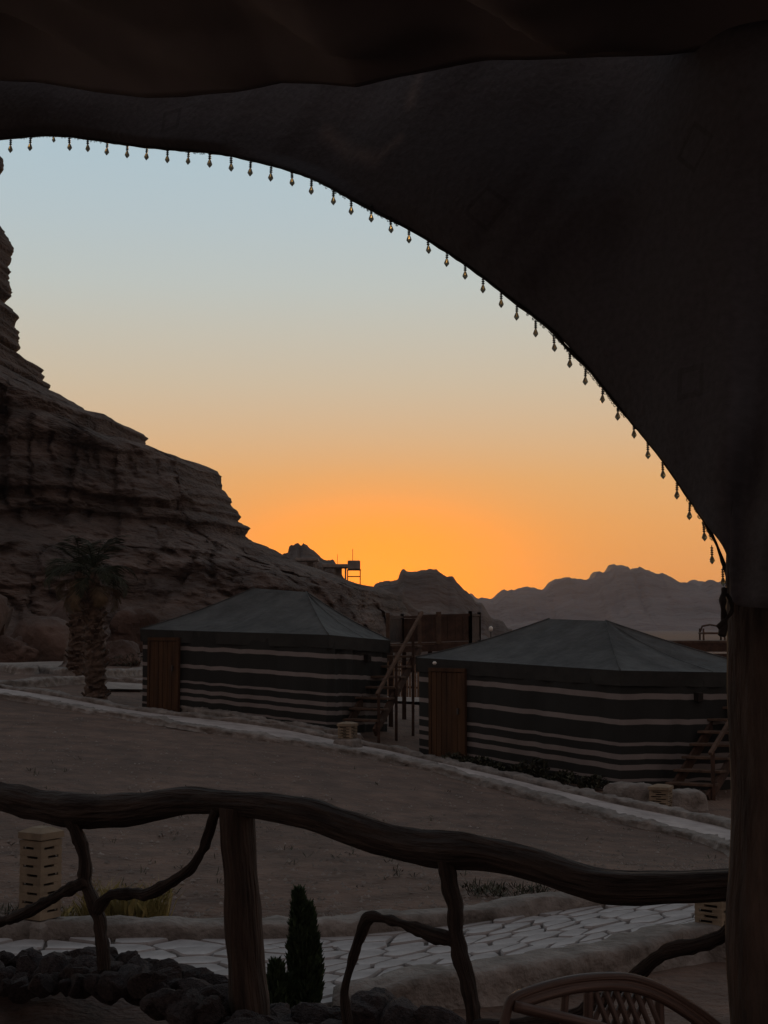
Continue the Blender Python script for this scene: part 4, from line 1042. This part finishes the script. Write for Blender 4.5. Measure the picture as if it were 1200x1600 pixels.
branch('branch', [(152, 1424), (160, 1410), (176, 1398), (205, 1396), (230, 1397), (262, 1382), (295, 1360), (315, 1330), (328, 1295), (336, 1268)], .016, .014, .03, seed=9)
branch('branch', [(697, 1345), (704, 1385), (712, 1420), (712, 1455), (722, 1500), (734, 1545), (740, 1590), (742, 1640)], .018, .021, .02, seed=13, lump=.34)
branch('branch', [(706, 1470), (668, 1458), (630, 1444), (596, 1435), (578, 1433), (566, 1450), (556, 1480), (545, 1520), (538, 1558), (543, 1600), (544, 1640)], .017, .009, .03, seed=17, lump=.42)
branch('branch', [(1175, 1425), (1130, 1462), (1085, 1477), (1045, 1486), (1020, 1502), (990, 1528), (940, 1562), (890, 1588), (820, 1598), (745, 1602)], .013, .017, .05, 150, seed=21, lump=.42)

# pillar
PC = W(1226, 1200, .02); PC.z = FZ
PI_ = thing('timber_pillar', PC, 'thick rough log pillar carrying the canopy at the railing end', 'pillar')
pt = [Vector((PC.x + .004 * math.sin(i * .5), PC.y, FZ - .05 + 3.25 * i / 70)) for i in range(71)]
MB().tube(pt, lambda t: .113 + .006 * math.sin(t * 9) - .012 * t, 40, lump=.05, lf=5, ridge=.07).build('log', M['bark'], PI_, True)
MB().tube([PC + Vector((0, 0, -.06)), PC + Vector((0, 0, .02)), PC + Vector((0, 0, .05))], .15, 20, lump=.1).build('footing', M['kerb'], PI_, True)

PC2 = W(-935, 1200, .02); PC2.z = FZ
PI2 = thing('timber_pillar', PC2, 'rough log pillar carrying the far end of the canopy and railing', 'pillar')
MB().tube([Vector((PC2.x + .005 * math.sin(i * .4), PC2.y, FZ - .05 + 3.4 * i / 50)) for i in range(51)], .11, 24, lump=.05, lf=5, ridge=.07).build('log', M['bark'], PI2, True)
MB().tube([PC2 + Vector((0, 0, -.06)), PC2 + Vector((0, 0, .02)), PC2 + Vector((0, 0, .05))], .15, 20, lump=.1).build('footing', M['kerb'], PI2, True)
branch('post', [(-420, 1212), (-420, 1320), (-416, 1420), (-420, 1520), (-418, 1640)], .046, .052, 0, 120, 31, .10, M['bark'], 9)
branch('branch', [(-250, 1228), (-240, 1300), (-262, 1370), (-250, 1440), (-255, 1530)], .018, .019, .02, seed=33)
branch('branch', [(-252, 1420), (-300, 1370), (-360, 1330), (-405, 1262)], .016, .014, .03, seed=35)

# ------------------------------------------------------------------ canopy
EDGE = [(-905, 850), (-900, 830), (-860, 725), (-780, 590), (-680, 480), (-560, 392), (-420, 315), (-300, 272), (-180, 244), (-80, 224), (0, 216), (40, 212), (90, 210), (150, 217), (210, 226), (270, 232), (330, 237), (390, 248), (450, 264), (500, 283), (550, 310), (600, 336), (650, 362), (700, 393), (750, 428), (800, 467),
        (850, 505), (880, 531), (920, 575), (960, 625), (1000, 672), (1040, 722), (1080, 781), (1108, 822), (1128, 850), (1139, 880), (1143, 912), (1150, 944), (1215, 950), (1290, 945), (1345, 880)]
TOPL = [(-960, 20), (-700, 40), (-420, 70), (-180, 105), (-60, 118), (0, 125), (60, 130), (150, 147), (230, 156), (290, 155), (370, 146), (440, 130), (500, 132), (560, 137), (620, 122), (700, 108), (760, 98), (900, 92), (1050, 85), (1200, 70), (1345, 60)]
ep = spline([(a, b, 0) for a, b in EDGE], 360)
xs_t = [a for a, b in TOPL]; ys_t = [b for a, b in TOPL]
NE, NVd = 360, 46
# crease strokes given in cloth metres (u along the plane, v height over the eye)
def uvw(p): return ((p - PL).x * pd.x + (p - PL).y * pd.y, p.z - CZ + 5)
def seg_(a, b, wd): (x0, y0), (x1, y1) = uvw(W(*a)), uvw(W(*b)); return (x0, y0, x1, y1, wd)
CREASE = [seg_((515, 212), (560, 245), .035), seg_((560, 245), (606, 256), .035), seg_((606, 256), (645, 225), .022), (seg_((660, 170), (684, 105), .03))]
M['drape'] = drape_mat()
g = []; uvs = []
for i in range(NE):
    p = ep[i]; tx = .4 * p.x + .6 * (-960 + 2305 * i / (NE - 1)); ty = float(np.interp(tx, xs_t, ys_t))
    for j in range(NVd):
        k = j / (NVd - 1); px = p.x + (tx - p.x) * k; py = p.y + (ty - 40 - p.y) * k
        near_edge = min(1, k / .12)
        off = .05 + near_edge * (.07 * n1(px * .004, py * .006, 2) + .018 * n1(px * .012 + py * .008, 1.7, py * .004) + .004 * n1(px * .03 + py * .022, py * .003, 6)) + .10 * k * 0
        gat = max(0, (px - 980) / 200) * max(0, 1 - abs(py - 850) / 500)
        off += .03 * gat * math.sin(px * .07 + py * .006)
        q_ = min(1, max(0, (px - 960) / 190)); off += q_ * q_ * (3 - 2 * q_) * .17
        v_ = W(px, py, off); g.append(v_); uvs.append(uvw(v_))
CN = thing('canopy_drape', W(600, 336), 'dark woven drape with arched edge and beaded fringe hanging from the canopy', 'drape')
mb = MB(); mb.grid(g, NE, NVd, uvs); mb.build('cloth', M['drape'], CN, True, thick=.006)
# hem cord with lace loops, pulling away from the cloth in two places
hem = []
for i in range(NE):
    p = ep[i]; off = .05
    dx = 0
    if 1100 < p.x < 1146 and p.y < 925:
        q = (p.y - 815) / 100; dx = -9 * math.sin(math.pi * min(max(q, 0), 1))
    if 868 < p.x < 915: dx = -5 * math.sin(math.pi * (p.x - 868) / 47)
    hem.append(W(p.x + dx, p.y + 1.5, off + .004))
i_end = max(i for i in range(NE) if ep[i].y < 948 and ep[i].x < 1150)
MB().tube(hem[:i_end], .0042, 7, lump=.35, lf=40).build('hem_cord', M['cord'], CN, True)
lace = MB(); rs = random.Random(4)
for i in range(2, i_end - 1):
    p = ep[i]
    if p.x < -60: continue
    dens = (2 if n1(p.x * .03, 1.3) > -.15 else 0) if (820 < p.x) else (2 if n1(p.x * .02, 3.3) > .35 else 0)
    for k in range(dens):
        a = hem[i].lerp(hem[i + 1], rs.random()); dn = Vector((-.6 * pd.x, -.6 * pd.y, -.8)) if p.x > 500 else Vector((rs.uniform(-.4, .4), 0, -1))
        r_ = rs.uniform(.0014, .0034); c_ = a + dn.normalized() * (r_ + .002)
        ring = [c_ + pd * math.cos(t) * r_ + Vector((0, 0, math.sin(t) * r_)) for t in [6.283 * q / 7 for q in range(8)]]
        lace.tube(ring, .0008, 4, cap=False)
tag(lace.build('lace_trim', M['cord'], CN), kind='stuff')
# beaded pendants
def lathe(mb, prof, seg=8):
    b = len(mb.v)
    for z_, r_ in prof:
        for k in range(seg): mb.v.append(Vector((math.cos(6.2832 * k / seg) * r_, math.sin(6.2832 * k / seg) * r_, z_)))
    for i in range(len(prof) - 1):
        for k in range(seg): mb.face([b + i * seg + k, b + (i + 1) * seg + k, b + (i + 1) * seg + (k + 1) % seg, b + i * seg + (k + 1) % seg])
u_ = .00165
bm_ = MB(); pr = [(0, .0012), (-3 * u_, .0012)]
for z_ in (4, 7.2, 10.4, 13.4):
    pr += [(-(z_ - 1.4) * u_, .0016), (-(z_ - .6) * u_, .0040), (-(z_ + .5) * u_, .0040), (-(z_ + 1.2) * u_, .0016)]
pr += [(-15.5 * u_, .0012)]
lathe(bm_, pr, 7)
tmp = bm_.build('bead_string', M['bead'], None, True); BEAD = tmp.data; bpy.data.objects.remove(tmp)
bm_ = MB(); lathe(bm_, [(-15 * u_, .0018), (-16.2 * u_, .0030), (-21.8 * u_, .0066), (-23.2 * u_, .0063), (-27.5 * u_, .0008)], 8)
tmp = bm_.build('glass_drop', M['drop'], None, False); DROP = tmp.data; bpy.data.objects.remove(tmp)
PEND = [(17, 217), (48, 214), (85, 208), (108, 214), (137, 216), (168, 221), (199, 226), (230, 229), (262, 233), (295, 236), (328, 238), (361, 244), (392, 251), (424, 259), (456, 267), (487, 280), (521, 296), (549, 311), (580, 323), (610, 340), (639, 356), (668, 372),
        (699, 392), (727, 412), (755, 433), (783, 456), (808, 476), (837, 502), (865, 525), (891, 550), (915, 577), (942, 605), (966, 632), (990, 660), (1012, 692), (1035, 723), (1058, 755), (1078, 787), (1099, 820), (1112, 856), (1129, 890)]
for (px, py) in PEND:
    dpt = W(px, py - 4, .055); k = dpt.y / 3.6 * (.92 if px < 300 else 1.02) * (.75 if px == 85 else 1)
    s_ = link('bead_pendant', BEAD, CN, dpt, (rs.uniform(-.05, .05), rs.uniform(-.06, .06), rs.random() * 3), (k, k, k))
    d_ = bpy.data.objects.new('glass_drop', DROP); col.objects.link(d_); d_.parent = s_
# knot where the drape is tied to the pillar
kn_ = W(1140, 945, .14); mb = MB()
mb.tube(spline([kn_ + Vector((-.01, 0, .03)), kn_ + Vector((-.018, -.02, .0)), kn_ + Vector((-.012, -.01, -.03)), kn_ + Vector((-.02, -.015, -.06))], 20), .006, 7, lump=.5, lf=60)
mb.tube(spline([kn_ + Vector((-.005, 0, .02)), kn_ + Vector((0.0, -.02, -.01)), kn_ + Vector((-.025, -.01, -.045))], 16), .005, 7, lump=.5, lf=60)
mb.build('tie', M['cord'], CN, True)
# ceiling cloth: sags and runs back over the viewer
g = []; uvs = []; NC, ND = 200, 90
for i in range(NC):
    px = -960 + 2305 * i / (NC - 1); ty = float(np.interp(px, xs_t, ys_t)); a = W(px, ty, .16)
    for j in range(ND):
        k = j / (ND - 1); y_off = 7.0 * k ** 1.5
        p = a + pn * (y_off * .55) + Vector((0, -y_off * .5, 0))
        fold = n1((px * .004 + y_off * .8) * 1.6, (px * .004 - y_off) * .35, 3) * .09 + n1((px * .0016 + y_off * 1.1) * 6, (px * .004 - y_off) * .6, 7) * .07 + n1(px * .004 + y_off * 9, px * .002, 2) * .03
        p.z += (.10 * (1 - math.exp(-y_off * 3)) + .10 * min(y_off, 2) / 2) + fold * min(1, y_off * 6)
        if j == 0: p.z += .05
        g.append(p); uvs.append((p.x, p.y))
mb = MB(); mb.grid(g, NC, ND, uvs); o = mb.build('canopy_ceiling', M['ceilcloth'], None, True, thick=.008)
tag(o, 'sagging brown cloth ceiling of the canopy', 'canopy')

# ------------------------------------------------------------------ chair on the terrace
CHL = P(800, 1560, 2.62); CHR = P(1150, 1610, 2.95)
cd = Vector((CHR.x - CHL.x, CHR.y - CHL.y, 0)).normalized(); cn = Vector((cd.y, -cd.x, 0))
def C_(px, py, off=0.):
    d = ray(px, py); o0 = Vector((CHL.x, CHL.y, 0)) + cn * off
    t = (o0.x * cd.y - o0.y * cd.x) / (d.x * cd.y - d.y * cd.x); return Vector((d.x * t, d.y * t, CZ + d.z * t))
cbase = (C_(800, 1560) + C_(1110, 1600)) / 2; cbase.z = FZ
CH = thing('rattan_chair', cbase, 'brown cane chair with arched latticed back at the railing', 'chair')
bk = MB()
arch = [(770, 1720), (778, 1650), (790, 1590), (797, 1566), (808, 1556), (850, 1541), (900, 1530), (950, 1526), (990, 1529), (1030, 1543), (1070, 1566), (1110, 1594), (1150, 1635), (1172, 1720)]
bk.tube(spline([C_(a, b) for a, b in arch], 70), .0085, 10)
arch2 = [(806, 1572), (850, 1557), (900, 1545), (950, 1541), (990, 1545), (1030, 1559), (1070, 1583), (1108, 1612), (1140, 1650)]
bk.tube(spline([C_(a, b, .006) for a, b in arch2], 60), .0085, 10)
bk.tube(spline([C_(a, b, .0) for a, b in [(800, 1566), (850, 1549), (900, 1538), (950, 1534), (990, 1537), (1030, 1551), (1070, 1574), (1110, 1603)]], 50), .0075, 8)
bkf = bk.build('backrest', M['rattan'], CH, True)
for (a, b, r_) in (((884, 1548), (874, 1690), .007), ((920, 1545), (916, 1700), .009), ((1030, 1560), (1034, 1700), .009), ((1085, 1590), (1090, 1700), .007)):
    MB().tube(spline([C_(*a), C_((a[0] + b[0]) / 2, (a[1] + b[1]) / 2), C_(*b)], 12), r_, 8).build('spindle', M['rattan'], bkf, True)
for k in range(6):
    x0 = 930 + k * 16
    for s_ in (1, -1):
        x1 = x0 + s_ * 46
        MB().tube([C_(x0, 1546 + abs(x0 - 960) * .12, .004 * s_), C_((x0 + x1) / 2, 1610, .004 * s_), C_(x1, 1680, .004 * s_)], .0055, 7).build('lattice_cane', M['rattan'], bkf, True)
MB().tube(spline([C_(804, 1572, .012), C_(850, 1583, .03), C_(925, 1601, .06), C_(1000, 1625, .03), C_(1110, 1650, .0)], 30), .010, 9).build('back_rail', M['rattan'], CH, True)
mb = MB(); ctr = (C_(778, 1650) + C_(1165, 1700)) / 2
wdt = (C_(1165, 1700) - C_(778, 1700)).length; sz = FZ + .42
o0 = Vector((ctr.x, ctr.y, sz)); rm = Matrix((cd, cn * -1, Vector((0, 0, 1)))).transposed()
MB().box(o0 + cn * .22, (wdt * .96, .46, .035), m=rm, bev=.012).build('seat', M['rattan'], CH)
for sx in (-.46, .46):
    for sy in (.03, .42):
        q = o0 + cd * wdt * sx + cn * sy
        MB().tube([Vector((q.x, q.y, FZ)), Vector((q.x, q.y, FZ + .2)), Vector((q.x, q.y, sz + .02))], .015, 8).build('leg', M['rattan'], CH, True)
for sx, px in ((-.5, 775), (.5, 1168)):
    q = o0 + cd * wdt * sx
    MB().tube(spline([Vector((q.x, q.y, sz + .16)), Vector((q.x, q.y, sz + .19)) + cn * .2, Vector((q.x, q.y, sz + .17)) + cn * .4, Vector((q.x, q.y, sz)) + cn * .44], 24), .012, 8).build('armrest', M['rattan'], CH, True)
for sx in (-.46, .46):
    q = o0 + cd * wdt * sx
    MB().tube([Vector((q.x, q.y, FZ + .15)) + cn * .03, Vector((q.x, q.y, FZ + .15)) + cn * .22, Vector((q.x, q.y, FZ + .15)) + cn * .42], .010, 7).build('stretcher', M['rattan'], CH, True)

# ------------------------------------------------------------------ haze
hm = bpy.data.materials.new('desert_haze'); hm.use_nodes = True; t = hm.node_tree; t.nodes.clear()
ho = t.nodes.new('ShaderNodeOutputMaterial'); pv = t.nodes.new('ShaderNodeVolumePrincipled')
pv.inputs['Color'].default_value = (.80, .80, .93, 1); pv.inputs['Density'].default_value = .00006; pv.inputs['Anisotropy'].default_value = .5
t.links.new(pv.outputs[0], ho.inputs['Volume'])
mb = MB(); mb.box((0, 2060, 90), (11400, 4420, 230)); hz = mb.build('haze', hm); tag(hz, 'thin dusty evening haze over the desert', kind='stuff')
ZMIN = min(v.co.z for v in ground.data.vertices)
for v_ in hz.data.vertices:
    if v_.co.z < 0: v_.co.z = ZMIN - 1.0
    else: v_.co.z = 190
